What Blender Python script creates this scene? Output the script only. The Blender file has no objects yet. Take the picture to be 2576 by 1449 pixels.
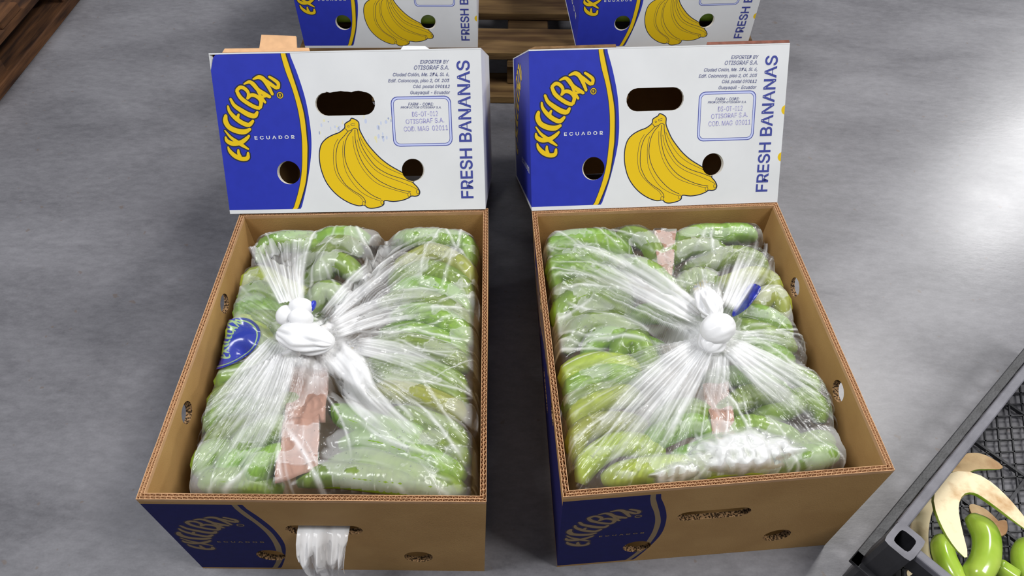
import bpy, bmesh, math, random
import numpy as np
from mathutils import Vector, Matrix, noise as mnoise
from mathutils.geometry import delaunay_2d_cdt

# ------------------------------------------------------------------ camera, world, lights
S = bpy.context.scene
COL = S.collection
F, PITCH, ROLL, CH = 1780.5, 0.8737776, 0.0125638, 1.024204
cd = bpy.data.cameras.new('camera'); cam = bpy.data.objects.new('camera', cd); COL.objects.link(cam)
R2 = Vector((0.99992108, 0.00963319, 0.00806495)); U2 = Vector((-0.01256351, 0.76669885, 0.64188397)); FW = Vector((0, 0.64193463, -0.76675937))
cam.matrix_world = Matrix(((R2.x, U2.x, -FW.x, 0), (R2.y, U2.y, -FW.y, 0), (R2.z, U2.z, -FW.z, CH), (0, 0, 0, 1)))
cd.sensor_width = 36; cd.lens = 36 * F / 2576; cd.clip_start = 0.02; cd.clip_end = 100
S.camera = cam
S.view_settings.view_transform = 'Standard'; S.view_settings.look = 'None'
S.view_settings.gamma = 1; S.view_settings.use_curve_mapping = False
S.view_settings.exposure = 0.06
wd = bpy.data.worlds.new('hall'); S.world = wd; wd.use_nodes = True
wd.node_tree.nodes['Background'].inputs[0].default_value = (0.80, 0.86, 1.0, 1)
wd.node_tree.nodes['Background'].inputs[1].default_value = 0.15

def area(name, loc, size, power, target=(0, 0.8, 0), color=(1, 1, 1), shape='RECTANGLE', sy=None):
    l = bpy.data.lights.new(name, 'AREA'); l.shape = shape; l.size = size
    if sy: l.size_y = sy
    l.energy = power; l.color = color
    o = bpy.data.objects.new(name, l); COL.objects.link(o); o.location = loc
    o.rotation_euler = (Vector(target) - Vector(loc)).to_track_quat('-Z', 'Y').to_euler()
    return o
area('ceiling_lamp', (2.1, 2.6, 3.6), 0.6, 74, target=(0.2, 0.8, 0), color=(1, .985, .96), sy=0.6)
area('ceiling_lamp', (-1.9, 0.2, 3.7), 0.8, 98, target=(0, 0.8, 0.2), color=(.97, .98, 1), sy=1.2)
area('ceiling_lamp', (2.0, -0.3, 3.7), 0.8, 84, target=(0, 0.8, 0.2), color=(1, .99, .97), sy=1.2)
area('ceiling_lamp', (2.40, 4.57, 3.13), 0.30, 7, target=(.59, 1.13, 0), color=(1, .95, .93), shape='DISK')
area('ceiling_lamp', (4.36, 4.68, 3.13), 0.50, 75, target=(1.07, 1.15, 0), color=(1, 1, 1), shape='DISK')

# ------------------------------------------------------------------ helpers
def px(x, y, z=0.0):
    d = FW + R2 * ((x - 1288) / F) - U2 * ((y - 724.5) / F)
    t = (z - CH) / d.z
    return Vector((d.x * t, d.y * t, z))
def lin(c):
    return tuple(((v / 255) / 12.92 if v / 255 <= .04045 else ((v / 255 + .055) / 1.055) ** 2.4) for v in c) + (1,)
def mat(name, rgb, rough=.6, spec=.4, var=0, scale=30, bump=0, bscale=200, rgb2=None, stretch=None, detail=4, coat=0, ramp=(.35, .65), metal=0):
    m = bpy.data.materials.new(name); m.use_nodes = True
    n = m.node_tree.nodes; L = m.node_tree.links; b = n['Principled BSDF']
    b.inputs['Base Color'].default_value = lin(rgb); b.inputs['Roughness'].default_value = rough
    b.inputs['Specular IOR Level'].default_value = spec; b.inputs['Coat Weight'].default_value = coat
    b.inputs['Metallic'].default_value = metal
    tc = n.new('ShaderNodeTexCoord'); src = tc.outputs['Object']
    if stretch:
        mp = n.new('ShaderNodeMapping'); mp.inputs['Scale'].default_value = stretch; L.new(src, mp.inputs[0]); src = mp.outputs[0]
    if rgb2 or var:
        t = n.new('ShaderNodeTexNoise'); t.inputs['Scale'].default_value = scale; t.inputs['Detail'].default_value = detail; L.new(src, t.inputs['Vector'])
        r = n.new('ShaderNodeValToRGB'); r.color_ramp.elements[0].position = ramp[0]; r.color_ramp.elements[1].position = ramp[1]
        a = lin(rgb); c2 = lin(rgb2) if rgb2 else tuple(min(1, q * (1 + var)) for q in a[:3]) + (1,)
        if not rgb2: a = tuple(q * (1 - var) for q in a[:3]) + (1,)
        r.color_ramp.elements[0].color = a; r.color_ramp.elements[1].color = c2
        L.new(t.outputs[0], r.inputs[0]); L.new(r.outputs[0], b.inputs['Base Color'])
    if bump:
        t = n.new('ShaderNodeTexNoise'); t.inputs['Scale'].default_value = bscale; t.inputs['Detail'].default_value = 5; L.new(src, t.inputs['Vector'])
        bp = n.new('ShaderNodeBump'); bp.inputs['Strength'].default_value = bump; bp.inputs['Distance'].default_value = .002
        L.new(t.outputs[0], bp.inputs['Height']); L.new(bp.outputs[0], b.inputs['Normal'])
    return m
def mk(name, V, Fc, mats, parent=None, midx=None, smooth=False, kind=None, label=None, cat=None, group=None):
    me = bpy.data.meshes.new(name); me.from_pydata([tuple(v) for v in V], [], [tuple(f) for f in Fc])
    if not isinstance(mats, (list, tuple)): mats = [mats]
    for m in mats: me.materials.append(m)
    if midx is not None: me.polygons.foreach_set('material_index', list(midx))
    if smooth: me.polygons.foreach_set('use_smooth', [True] * len(me.polygons))
    me.update()
    o = bpy.data.objects.new(name, me); COL.objects.link(o)
    if parent: o.parent = parent
    tag(o, label, cat, group, kind)
    return o
def tag(o, label=None, cat=None, group=None, kind=None):
    for k, v in (('label', label), ('category', cat), ('group', group), ('kind', kind)):
        if v: o[k] = v
    return o
def empty(name, loc, label, cat, group=None):
    o = bpy.data.objects.new(name, None); COL.objects.link(o); o.location = loc; o.empty_display_size = .05
    return tag(o, label, cat, group)
def put(o, parent):   # parent keeping world coordinates of the vertices
    o.parent = parent; o.matrix_parent_inverse = Matrix.Translation(-Vector(parent.location)); return o
def box8(c, ax, ay, az):  # corner + three edge vectors
    c, ax, ay, az = map(Vector, (c, ax, ay, az))
    V = [c, c + ax, c + ax + ay, c + ay, c + az, c + ax + az, c + ax + ay + az, c + ay + az]
    return V, [(0, 3, 2, 1), (4, 5, 6, 7), (0, 1, 5, 4), (1, 2, 6, 5), (2, 3, 7, 6), (3, 0, 4, 7)]
def catmull(P, k=4, closed=False):
    P = np.array(P, float); n = len(P)
    if n < 3: return P
    out = []
    rng = range(n) if closed else range(n - 1)
    for i in rng:
        if closed: a, b, c, d = P[(i - 1) % n], P[i], P[(i + 1) % n], P[(i + 2) % n]
        else: b, c = P[i], P[i + 1]; a = P[i - 1] if i > 0 else 2 * b - c; d = P[i + 2] if i + 2 < n else 2 * c - b
        for j in range(k):
            t = j / k
            out.append(.5 * ((2 * b) + (c - a) * t + (2 * a - 5 * b + 4 * c - d) * t * t + (3 * b - a - 3 * c + d) * t ** 3))
    if not closed: out.append(P[-1])
    return np.array(out)

# ------------------------------------------------------------------ materials
WHITE = mat('white_print', (222, 223, 224), .45, .4, var=.03, scale=12)
BLUE = mat('blue_print', (40, 52, 168), .5, .35, var=.04, scale=60)
YEL = mat('yellow_print', (228, 190, 20), .5, .35)
DARK = mat('dark_print', (38, 42, 62), .55, .3)
INK = mat('ink_blue', (66, 74, 150), .55, .3)
INK2 = mat('ink_grey', (112, 116, 150), .6, .3)
STAMP = mat('stamp_violet', (150, 146, 205), .6, .3, rgb2=(205, 204, 226), scale=220, ramp=(.45, .75))
KRAFT = mat('kraft_board', (177, 138, 86), .75, .25, rgb2=(188, 149, 95), scale=14, bump=.15, bscale=500)
KRAFTD = mat('kraft_edge', (202, 160, 120), .8, .2, var=.06, scale=80)
TBLUE = mat('blue_on_kraft', (27, 29, 92), .7, .2, var=.08, scale=90)
TDARK = mat('dark_on_kraft', (62, 52, 70), .7, .2)
TLOGO = mat('bare_kraft_letter', (150, 128, 96), .75, .2)

# ------------------------------------------------------------------ printed artwork
def homog(src, dst):
    A = []
    for (x, y), (u, v) in zip(src, dst):
        A.append([x, y, 1, 0, 0, 0, -u * x, -u * y, -u]); A.append([0, 0, 0, x, y, 1, -v * x, -v * y, -v])
    _, _, Vt = np.linalg.svd(np.array(A)); return Vt[-1].reshape(3, 3)
LW, LH = .405, .240
HM = homog([(527, 140), (1210, 125), (1221, 527), (578, 540)], [(0, LH), (LW, LH), (LW, 0), (0, 0)])
def tr(P, ox, oy, s):
    P = np.atleast_2d(np.array(P, float)); q = np.c_[P[:, 0] / s + ox, P[:, 1] / s + oy, np.ones(len(P))] @ HM.T
    return q[:, :2] / q[:, 2:3]
cA = lambda P: tr(P, 500, 100, 3.15)       # coordinates measured on enlargements of the left lid
cL = lambda P: tr(P, 540, 170, 5.796)
cB = lambda P: tr(P, 780, 280, 5.573)
def stroke(P, Wd, s=1.0, extra=0.0, k=4):
    """variable-width stroke outline (uv units: P already uv, widths in uv)"""
    P = np.array(P, float); Wd = np.array(Wd, float)
    Q = catmull(np.c_[P, Wd], k); p, w = Q[:, :2], Q[:, 2] / 2 * s + extra
    t = np.gradient(p, axis=0); t /= np.linalg.norm(t, axis=1)[:, None] + 1e-12; n = np.c_[-t[:, 1], t[:, 0]]
    L = p + n * w[:, None]; Rr = p - n * w[:, None]
    e = p[-1] + t[-1] * w[-1] * .8; b = p[0] - t[0] * w[0] * .8
    return np.vstack([[b], L, [e], Rr[::-1]])
def circ(c, r, n=28, ry=None):
    a = np.linspace(0, 2 * np.pi, n, endpoint=False); return np.c_[c[0] + r * np.cos(a), c[1] + (ry or r) * np.sin(a)]
def stadium(c, hw, hh, n=10):
    a = np.linspace(-np.pi / 2, np.pi / 2, n); r = hh
    return np.vstack([np.c_[c[0] + hw - r + r * np.cos(a), c[1] + r * np.sin(a)], np.c_[c[0] - hw + r - r * np.cos(a), c[1] - r * np.sin(a)]])
LOGO = [([(195,1165),(225,1230),(300,1300),(400,1340),(480,1325),(488,1250)], [20,52,66,62,58,34]),
 ([(345,1205),(350,1260),(372,1310)], [28,44,50]),
 ([(150,925),(240,1030),(370,1120),(495,1200)], [18,40,56,24]),
 ([(160,1020),(185,1080),(270,1120),(385,1100),(465,1045),(505,1000)], [26,56,66,62,50,30]),
 ([(168,705),(162,790),(215,880),(330,935),(440,945),(522,905)], [44,72,72,74,70,38]),
 ([(198,570),(222,650),(300,740),(400,812),(500,845),(565,785)], [28,46,60,64,62,38]),
 ([(355,690),(340,740),(360,790)], [32,44,40]),
 ([(235,465),(290,560),(400,640),(510,700),(590,712),(628,655)], [36,52,66,72,66,36]),
 ([(325,345),(380,445),(480,525),(590,585),(662,600)], [46,58,56,54,48]),
 ([(325,345),(380,298),(445,318),(492,372),(492,425),(475,465)], [44,50,50,46,36,24]),
 ([(480,465),(535,412),(618,430),(680,500),(668,595)], [34,50,54,54,46]),
 ([(432,252),(510,220),(570,255),(640,335),(740,400),(812,438)], [20,46,60,56,58,42]),
 ([(625,345),(690,450),(742,520)], [26,42,36]),
 ([(680,440),(780,420)], [34,34]),
 ([(565,180),(650,150),(722,185),(790,290),(848,402)], [20,54,62,52,40]),
 ([(700,165),(800,235),(875,290),(915,308)], [40,50,50,46]),
 ([(930,308),(930,240),(870,188),(797,143)], [46,50,45,34])]
LS = np.linalg.norm(cL([(600, 600)]) - cL([(601, 600)]))
def logo_shapes(m_fill, m_line, xf=lambda P: P, s=1.0, reg=True):
    A, B = [], []
    for P, w in LOGO:
        q = xf(cL(P)); wu = np.array(w) * LS * s
        A.append((stroke(q, wu, 1, .0020 * s), m_line)); B.append((stroke(q, wu), m_fill))
    if reg:
        c = xf(cL([(957, 413)]))[0]
        A += [(circ(c, 54 * LS * s, 16), m_line)]
        B += [(circ(c, 45 * LS * s, 16), m_fill), (circ(c, 34 * LS * s, 14), m_line)]
    return A + B
BL_EDGE = [(716,100),(790,290),(850,490),(885,700),(893,850),(880,1000),(850,1180),(806,1362)]
def blue_field(mb, my, md, top=None):
    e = catmull(cA(BL_EDGE), 5); vt = LH if top is None else top
    e[0][1] = vt + (.01 if top is None else 0); v0 = .0060
    e[-1][1] = v0
    fld = np.vstack([[(-.01, e[0][1])], e, [(-.01, v0)]])
    yl = catmull(cA([(648,100),(690,250),(745,400),(790,570),(815,750),(820,900),(815,1050),(790,1200),(743,1362)]), 5)
    yr = catmull(cA([(683,100),(735,260),(790,430),(835,600),(857,800),(860,900),(850,1100),(820,1230),(777,1362)]), 5)
    yl[0][1] = yr[0][1] = e[0][1]; yl[-1][1] = yr[-1][1] = v0
    dr = yr.copy(); dr[:, 0] += .0022
    dl = yl.copy(); dl[:, 0] -= .0010
    return [(fld, mb), (np.vstack([dl, dr[::-1]]), md), (np.vstack([yl, yr[::-1]]), my)]
BAN_OUT = [(580,102),(640,122),(685,165),(692,250),(730,335),(800,455),(900,575),(1000,675),(1120,765),(1270,850),(1380,912),(1448,948),(1458,985),(1445,1008),(1500,1065),(1537,1130),(1522,1182),(1470,1200),(1420,1197),(1380,1222),(1290,1257),(1160,1274),(1042,1262),(1032,1312),(980,1347),(870,1370),(800,1360),(752,1325),(680,1335),(560,1300),(420,1220),(300,1110),(210,980),(150,820),(127,680),(130,560),(160,460),(230,385),(320,335),(400,305),(460,262),(485,230),(485,185),(522,155),(560,132)]
BAN_LN = [([(535,285),(480,350),(410,430),(372,540),(362,680),(380,830),(430,940),(500,1040),(600,1120),(700,1180),(760,1240),(775,1290)],9),
 ([(390,395),(345,480),(325,600),(330,750),(360,880),(420,980),(500,1060),(600,1140),(690,1200),(735,1260)],6),
 ([(590,275),(530,350),(492,450),(480,580),(500,720),(560,860),(650,990),(770,1110),(880,1190),(990,1240)],9),
 ([(470,425),(455,540),(465,700),(500,850),(580,990),(690,1120),(820,1205),(980,1265)],6),
 ([(628,265),(632,400),(660,540),(720,700),(820,850),(950,970),(1100,1050),(1250,1105),(1405,1135)],9),
 ([(598,355),(610,500),(650,640),(720,790),(830,930),(960,1030),(1150,1100),(1370,1162)],6),
 ([(665,265),(680,360),(730,510),(820,660),(930,790),(1080,880),(1200,925),(1300,955),(1440,1006)],9),
 ([(660,405),(700,540),(780,680),(900,820),(1050,915),(1250,990),(1400,1050),(1500,1100)],6),
 ([(700,365),(760,480),(860,620),(960,720),(1100,810),(1280,890),(1430,965)],6),
 ([(495,250),(528,284),(578,270),(625,242),(668,262)],9)]
def bananas():
    BS = np.linalg.norm(cB([(600, 600)]) - cB([(601, 600)])); out = []
    o = catmull(cB(BAN_OUT), 3, True)
    c = np.roll(o, -1, 0) - np.roll(o, 1, 0); c /= np.linalg.norm(c, axis=1)[:, None] + 1e-9
    n = np.c_[c[:, 1], -c[:, 0]]
    ar = .5 * np.sum(o[:, 0] * np.roll(o[:, 1], -1) - np.roll(o[:, 0], -1) * o[:, 1])
    if ar < 0: n = -n
    out += [(o + n * .0006, DARK), (o - n * .0011, YEL)]
    for P, w in BAN_LN: out.append((stroke(cB(P), [w * BS] * len(P), k=3), DARK))
    for c0, r, q in (((748,1300),24,34),((1007,1285),24,34),((1387,1175),24,34),((1507,1135),24,34),((1443,978),12,22)):
        cc = cB([c0])[0]; out += [(circ(cc, r * BS, 14, q * BS), DARK), (circ(cc, (r - 7) * BS, 12, (q - 7) * BS), YEL)]
    cc = cB([(538, 218)])[0]; out += [(circ(cc, 15 * BS, 10), DARK), (circ(cc, 9 * BS, 10), YEL)]
    out.append((stroke(cB([(570,188),(628,170),(626,203),(578,208),(570,188)]), [6 * BS] * 5, k=1), DARK))
    return out
def rrect(c0, c1, r, n=5):
    (x0, y0), (x1, y1) = c0, c1; P = []
    for cx, cy, a0 in ((x1 - r, y1 - r, 0), (x0 + r, y1 - r, 90), (x0 + r, y0 + r, 180), (x1 - r, y0 + r, 270)):
        for i in range(n): a = math.radians(a0 + 90 * i / (n - 1)); P.append((cx + r * math.cos(a), cy + r * math.sin(a)))
    return np.array(P)
PALEBLUE = mat('pale_blue_print', (196, 203, 240), .5, .3)
def code_box():
    a = cA([(1518, 455)])[0]; b = cA([(2013, 842)])[0]; x0, x1, y0, y1 = a[0], b[0], b[1], a[1]
    R = lambda i, m: (rrect((x0 + i, y0 + i), (x1 - i, y1 - i), .010 - i * .7), m)
    return [R(0, INK), R(.0012, PALEBLUE), R(.0036, INK), R(.0044, WHITE)]
H_HAND = stadium(cA([(1161, 512)])[0], .0455, .0172); H_L = circ(cA([(712, 1058)])[0], .0180, 30); H_R = circ(cA([(1697, 1036)])[0], .0175, 30)

def winding(pts, poly):
    x, y = pts[:, 0][:, None], pts[:, 1][:, None]; a = poly; b = np.roll(poly, -1, 0)
    ax, ay, bx, by = a[:, 0], a[:, 1], b[:, 0], b[:, 1]
    cr = (bx - ax) * (y - ay) - (x - ax) * (by - ay)
    return ((ay <= y) & (by > y) & (cr > 0)).sum(1) - ((ay > y) & (by <= y) & (cr < 0)).sum(1)
def build_design(outline, shapes, holes, grid=.03):
    """planar partition of a board face: returns uv verts, tris, material per tri"""
    V, E = [], []
    def loop(P):
        i = len(V); V.extend([tuple(p) for p in P]); n = len(P); E.extend([(i + j, i + (j + 1) % n) for j in range(n)])
    loop(outline)
    for h in holes: loop(h)
    for P, m in shapes: loop(P)
    x0, y0 = np.min(outline, 0); x1, y1 = np.max(outline, 0)
    for gx in np.arange(x0 + grid * .51, x1 - .005, grid):
        for gy in np.arange(y0 + grid * .47, y1 - .005, grid): V.append((gx, gy))
    r = delaunay_2d_cdt([Vector(v) for v in V], E, [], 0, 1e-6)
    uv = np.array([tuple(v) for v in r[0]]); T = np.array([f for f in r[2]]); c = uv[T].mean(1)
    keep = winding(c, np.array(outline)) != 0
    for h in holes: keep &= winding(c, np.array(h)) == 0
    T, c = T[keep], c[keep]
    mi = np.zeros(len(T), int); mats = []
    for P, m in shapes:
        if m not in mats: mats.append(m)
        lo, hi = P.min(0), P.max(0)
        sel = np.where((c[:, 0] >= lo[0]) & (c[:, 0] <= hi[0]) & (c[:, 1] >= lo[1]) & (c[:, 1] <= hi[1]))[0]
        if len(sel):
            w = winding(c[sel], P) != 0; mi[sel[w]] = 1 + mats.index(m)
    return uv, T, mi, mats
def board(name, design, P3, th, base, back, edge, parent, label=None, outer=None):
    """P3(u,v,n)->world; solid board with printed front (n=0) and bare back (n=-th)"""
    uv, T, mi, mats = design
    used = np.unique(T); rm = -np.ones(len(uv), int); rm[used] = np.arange(len(used)); uv = uv[used]; T = rm[T]; n = len(uv)
    V = [P3(u, v, 0) for u, v in uv] + [P3(u, v, -th) for u, v in uv]
    Fc = [tuple(t) for t in T] + [tuple(t[::-1] + n) for t in T]
    mats2 = [base] + mats + [back, outer or base, edge]; M = list(mi) + [len(mats2) - 3] * len(T); lo, hi = uv.min(0) + 1e-5, uv.max(0) - 1e-5
    ed = {}
    for t in T:
        for a, b in ((t[0], t[1]), (t[1], t[2]), (t[2], t[0])): ed[(a, b)] = 1
    for a, b in ed:
        if (b, a) not in ed: 
            Fc.append((b, a, a + n, b + n)); q = (uv[a] + uv[b]) / 2
            M.append(len(mats2) - (2 if (q < lo).any() or (q > hi).any() else 1))
    return put(mk(name, V, Fc, mats2, None, M, label=label), parent)
def rect(W, H, x0=0, y0=0): return np.array([(x0, y0), (W, y0), (W, H), (x0, H)])

FONT = None
try:
    import os
    FONT = bpy.data.fonts.load(os.path.join(bpy.utils.system_resource('DATAFILES'), 'fonts', 'Inter.woff2'))
except Exception: FONT = None
def text_mesh(s, bold=0.0, shear=0.0, spacing=1.0):
    c = bpy.data.curves.new('t', 'FONT'); c.body = s
    if FONT: c.font = FONT
    c.offset = bold; c.shear = shear; c.space_character = spacing; c.resolution_u = 3; c.size = 1
    o = bpy.data.objects.new('t', c); COL.objects.link(o)
    dg = bpy.context.evaluated_depsgraph_get(); me = bpy.data.meshes.new_from_object(o.evaluated_get(dg))
    V = np.array([v.co[:2] for v in me.vertices]); Fc = [tuple(p.vertices) for p in me.polygons]
    bpy.data.objects.remove(o); bpy.data.curves.remove(c); bpy.data.meshes.remove(me)
    return V, Fc
class Print:
    def __init__(s): s.V = []; s.F = []; s.M = []; s.mats = []
    def text(s, t, a, b, cap, m, bold=.0, shear=.0, spacing=1.0, fitw=True):
        """a,b = uv of the baseline ends; cap = height across the baseline"""
        V, Fc = text_mesh(t, bold, shear, spacing); a = np.array(a); b = np.array(b)
        x0, x1 = V[:, 0].min(), V[:, 0].max(); h = text_mesh('H', bold)[0]; y0, y1 = h[:, 1].min(), h[:, 1].max()
        d = b - a; ln = np.linalg.norm(d); d /= ln; n = np.array([-d[1], d[0]])
        q = a + ((V[:, :1] - x0) / (x1 - x0) * ln) * d + ((V[:, 1:] - y0) / (y1 - y0) * cap) * n
        k = len(s.V); s.V.extend(q.tolist()); s.F.extend([tuple(i + k for i in f) for f in Fc])
        if m not in s.mats: s.mats.append(m)
        s.M += [s.mats.index(m)] * len(Fc)
    def build(s, P3, parent, name='printed_text', off=.00035, xf=lambda p: p):
        V = [P3(*xf(p), off) for p in s.V]
        return put(mk(name, V, s.F, s.mats, None, s.M), parent)
def lid_text(big=False):
    p = Print(); L = lambda x0, y0, x1, y1: (cA([(x0, y0)])[0], cA([(x1, y1)])[0])
    cap = lambda k: k * LS * 5.796 / 3.15
    if big:
        p.text('FRESH BANANAS', *L(2176, 1258, 2146, 166), cap(101), INK, .014); return p
    for t, x0, x1, y, y2, c, m in (('EXPORTED BY', 1755, 1985, 193, 191, 27, INK2), ('OTISGRAF S.A.', 1707, 1983, 240, 238, 31, INK2),
        ('Ciudad Colón, Mz. 274, Sl. 6,', 1540, 1986, 293, 289, 25, INK2), ('Edif. Coloncorp, piso 2, Of. 203', 1502, 1988, 341, 338, 25, INK2),
        ('Cód. postal 090112', 1700, 1991, 386, 385, 25, INK2), ('Guayaquil - Ecuador', 1677, 1993, 434, 432, 25, INK2),
        ('FARM - CODE:', 1660, 1860, 524, 524, 22, INK2), ('PRODUCTOR OTISGRAF S.A.', 1600, 1922, 547, 546, 16, INK2),
        ('DS-OT-012', 1692, 1895, 612, 606, 38, STAMP), ('OTISGRAF S.A.', 1642, 1945, 670, 656, 36, STAMP), ('COD. MAG  02011', 1626, 1975, 730, 717, 38, STAMP)):
        p.text(t, *L(x0, y, x1, y2), cap(c), m, .010 if m is INK2 else .0, .25 if m is INK2 else 0)
    c_ = cL([(957, 413)])[0]; p.text('R', (c_[0] - 13 * LS, c_[1] - 17 * LS), (c_[0] + 15 * LS, c_[1] - 17 * LS), 36 * LS, YEL, .02)
    p.text('ECUADOR', *L(445, 796, 762, 788), cap(27), WHITE, .018, 0, 1.5)
    return p
LIDTXT = lid_text(); LIDBIG = lid_text(True)
OUT = np.array([(.006, LH - .004), (0, LH - .022), (0, 0), (LW, 0), (LW, LH), (.010, LH)])
shp = blue_field(BLUE, YEL, DARK) + logo_shapes(YEL, DARK) + bananas() + code_box()
DOTS = [(circ((LW + .002, LH * .60), .0075, 16), YEL), (circ((LW + .002, LH * .30), .0075, 16), YEL)]
D_FRONT = build_design(rect(LW, LH)[::1], shp + DOTS, [H_HAND, H_L, H_R])
SMB = mat('ink_smear_blue', (196, 204, 226), .5, .3); SMY = mat('ink_smear_yellow', (226, 220, 182), .5, .3); SMK = mat('ink_speck', (164, 172, 196), .5, .3)
rs_ = random.Random(5); smear = []
for k in range(70):
    u_ = rs_.uniform(.152, .310); c_ = (u_, .128 + rs_.gauss(0, .006) + rs_.choice((0, .008, -.014)))
    smear.append((circ(c_, rs_.uniform(.0006, .0022), 7, rs_.uniform(.0010, .0040)), rs_.choice((SMB, SMB, SMY, SMK))))
H_TORN = H_HAND.copy(); hm = H_TORN[:, 1].max()
tn = [(x, hm + .0006 + .0012 * math.sin(i * 1.3) * (i % 4 > 0)) for i, x in enumerate(np.linspace(H_TORN[:, 0].max() - .018, H_TORN[:, 0].min() + .018, 11))]
H_TORN = np.vstack([H_TORN[:10], tn, H_TORN[10:]])
D_FRONT_A = build_design(OUT, smear + shp, [H_TORN, H_L, H_R])
D_LIDSIDE = {}
def side_design(ln, h, vents, kr=False, flip=False):
    """left side of a box: n=0 outside, u runs rear->front"""
    mb, my, md = (TBLUE, TLOGO, TDARK) if kr else (BLUE, YEL, DARK)
    xf = lambda P: np.c_[(P[:, 0] - .02) * 3.0 * ln / .5 + .06 * ln / .5, (P[:, 1] - .065) * 1.35 * h / .24 + .032]
    sh = [(rect(ln + .01, h + .01 if not kr else h - .020, .03, .006), mb)] + logo_shapes(my, md, xf, 1.5, False)
    return build_design(rect(ln, h), sh, vents)

# ------------------------------------------------------------------ cartons
def bil(a, b, c, d):
    """quad a(bottom left) b(bottom right) c(top right) d(top left) seen from outside -> P3(u,v,n), width/height"""
    a, b, c, d = map(Vector, (a, b, c, d)); W = ((b - a).length + (c - d).length) / 2; Hh = ((d - a).length + (c - b).length) / 2
    nr = (b - a).cross(d - a).normalized()
    def P3(u, v, n=0, W=W, Hh=Hh):
        s, t = u / W, v / Hh
        if n < 0: s = (-n + s * (W + 2 * n)) / W
        return (a * (1 - s) + b * s) * (1 - t) + (d * (1 - s) + c * s) * t + nr * n
    return P3, W, Hh
RIM = .0062; TH = .0075
def rim_flutes(P3, W, Hh, parent, name_n, seed=0):
    """open corrugated edge on top of a board: three liners with two rows of flutes between"""
    V, Fc = [], []; rnd = random.Random(seed)
    def sheet(n0, n1, u0=0, u1=W, seg=12):
        k = len(V)
        for i in range(seg + 1):
            u = u0 + (u1 - u0) * i / seg; dz = .0004 * math.sin(u * 60 + n0 * 900)
            for n, v in ((n0, Hh - RIM), (n0, Hh + dz), (n1, Hh + dz), (n1, Hh - RIM)): V.append(P3(u, v, n))
        for i in range(seg):
            for j in range(3): q = k + i * 4 + j; Fc.append((q, q + 4, q + 5, q + 1))
    for n0, n1 in ((0, -.0006), (-.0034, -.0040), (-TH + .0006, -TH)): sheet(n0, n1)
    for (na, nb, ph, per) in ((-.0006, -.0034, 0, .0062), (-.0040, -TH + .0006, .5, .0068)):
        k = len(V); cnt = int(W / per * 2)
        for i in range(cnt + 1):
            u = min(W, (i + ph * .5) * per / 2 + rnd.uniform(-.0003, .0003)); n = na if i % 2 else nb
            for du in (-.00018, .00022):
                V.append(P3(u + du, Hh - .0006, n)); V.append(P3(u + du, Hh - RIM, n))
        for i in range(cnt):
            q = k + i * 4; Fc.append((q, q + 1, q + 5, q + 4)); Fc.append((q + 2, q + 3, q + 7, q + 6)); Fc.append((q, q + 4, q + 6, q + 2))
    o = mk('fluted_edge', V, Fc, KRAFTD); tag(o, kind='stuff'); put(o, parent)
    return o
T_HOLE_SIDE = [circ((.0, 0), .0)]
def tray(rimc, basec, label, seed):
    """rimc/basec: FL, FR, BR, BL outer corners"""
    FL, FR, BR, BL = map(Vector, rimc); fl, fr, br, bl = map(Vector, basec)
    root = empty('banana_tray', (fl + fr + br + bl) / 4, label, 'cardboard box', 'opened cartons of bananas')
    W0 = (FR - FL).length
    # front
    P3, W, Hh = bil(fl, fr, FR, FL)
    xf = lambda P: np.c_[np.asarray(P)[:, 0] * W / LW, (np.asarray(P)[:, 1]) * .905 * Hh / LH + .0]
    sh = [(xf(P), m) for P, m in blue_field(TBLUE, TLOGO, TDARK)[:1]] + [(xf(P), m) for P, m in blue_field(TBLUE, TLOGO, TDARK)[2:]]
    sh += [(xf(P), m) for P, m in logo_shapes(TLOGO, TDARK)]
    top = Hh - RIM
    hl = [stadium((W * .497, .149), .048, .014), circ((W * .275, .056), .0195, 26), circ((W * .775, .055), .0195, 26)]
    d = build_design(rect(W, top), sh, hl); fp = board('front_panel', d, P3, TH, KRAFT, KRAFT, HOLE_EDGE, root)
    t = Print(); a, b = cA([(445, 796), (762, 788)]); t.text('ECUADOR', a, b, .0045, TLOGO, .02, 0, 1.5)
    t.build(P3, fp, xf=lambda p: tuple(xf([p])[0]))
    o = t_last(); o.matrix_parent_inverse = Matrix.Identity(4)
    rim_flutes(P3, W, Hh, fp, 1, seed); t_fix(fp)
    # left (outside seen from the left), right, rear
    for nm, q, pr in (('side_panel', (bl, fl, FL, BL), True), ('side_panel', (fr, br, BR, FR), False), ('rear_panel', (br, bl, BL, BR), False)):
        P3, W, Hh = bil(*q)
        if nm == 'side_panel':
            us = [.13, .32]; us = [W - u for u in us] if pr else us
            hl = [circ((u, .203), .0155, 22) for u in us] + [stadium((W / 2, .09), .04, .014)]
        else: hl = [stadium((W / 2, .15), .045, .014)]
        d = side_design(W, Hh - RIM, hl, True) if pr else build_design(rect(W, Hh - RIM), [], hl)
        if nm == 'rear_panel': mm = KRAFT
        sp = board(nm, d, P3, TH, KRAFT, KRAFT, HOLE_EDGE, root); rim_flutes(P3, W, Hh, sp, 1, seed + 3); t_fix(sp)
    V, Fc = box8((0, 0, 0), (1, 0, 0), (0, 1, 0), (0, 0, 1)); V = [fl, fr, br, bl, fl + Vector((0, 0, .005)), fr + Vector((0, 0, .005)), br + Vector((0, 0, .005)), bl + Vector((0, 0, .005))]
    put(mk('bottom_panel', V, [(0, 3, 2, 1), (4, 5, 6, 7), (0, 1, 5, 4), (1, 2, 6, 5), (2, 3, 7, 6), (3, 0, 4, 7)], KRAFT), root)
    return root
def t_last(): return COL.objects[-1]
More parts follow.
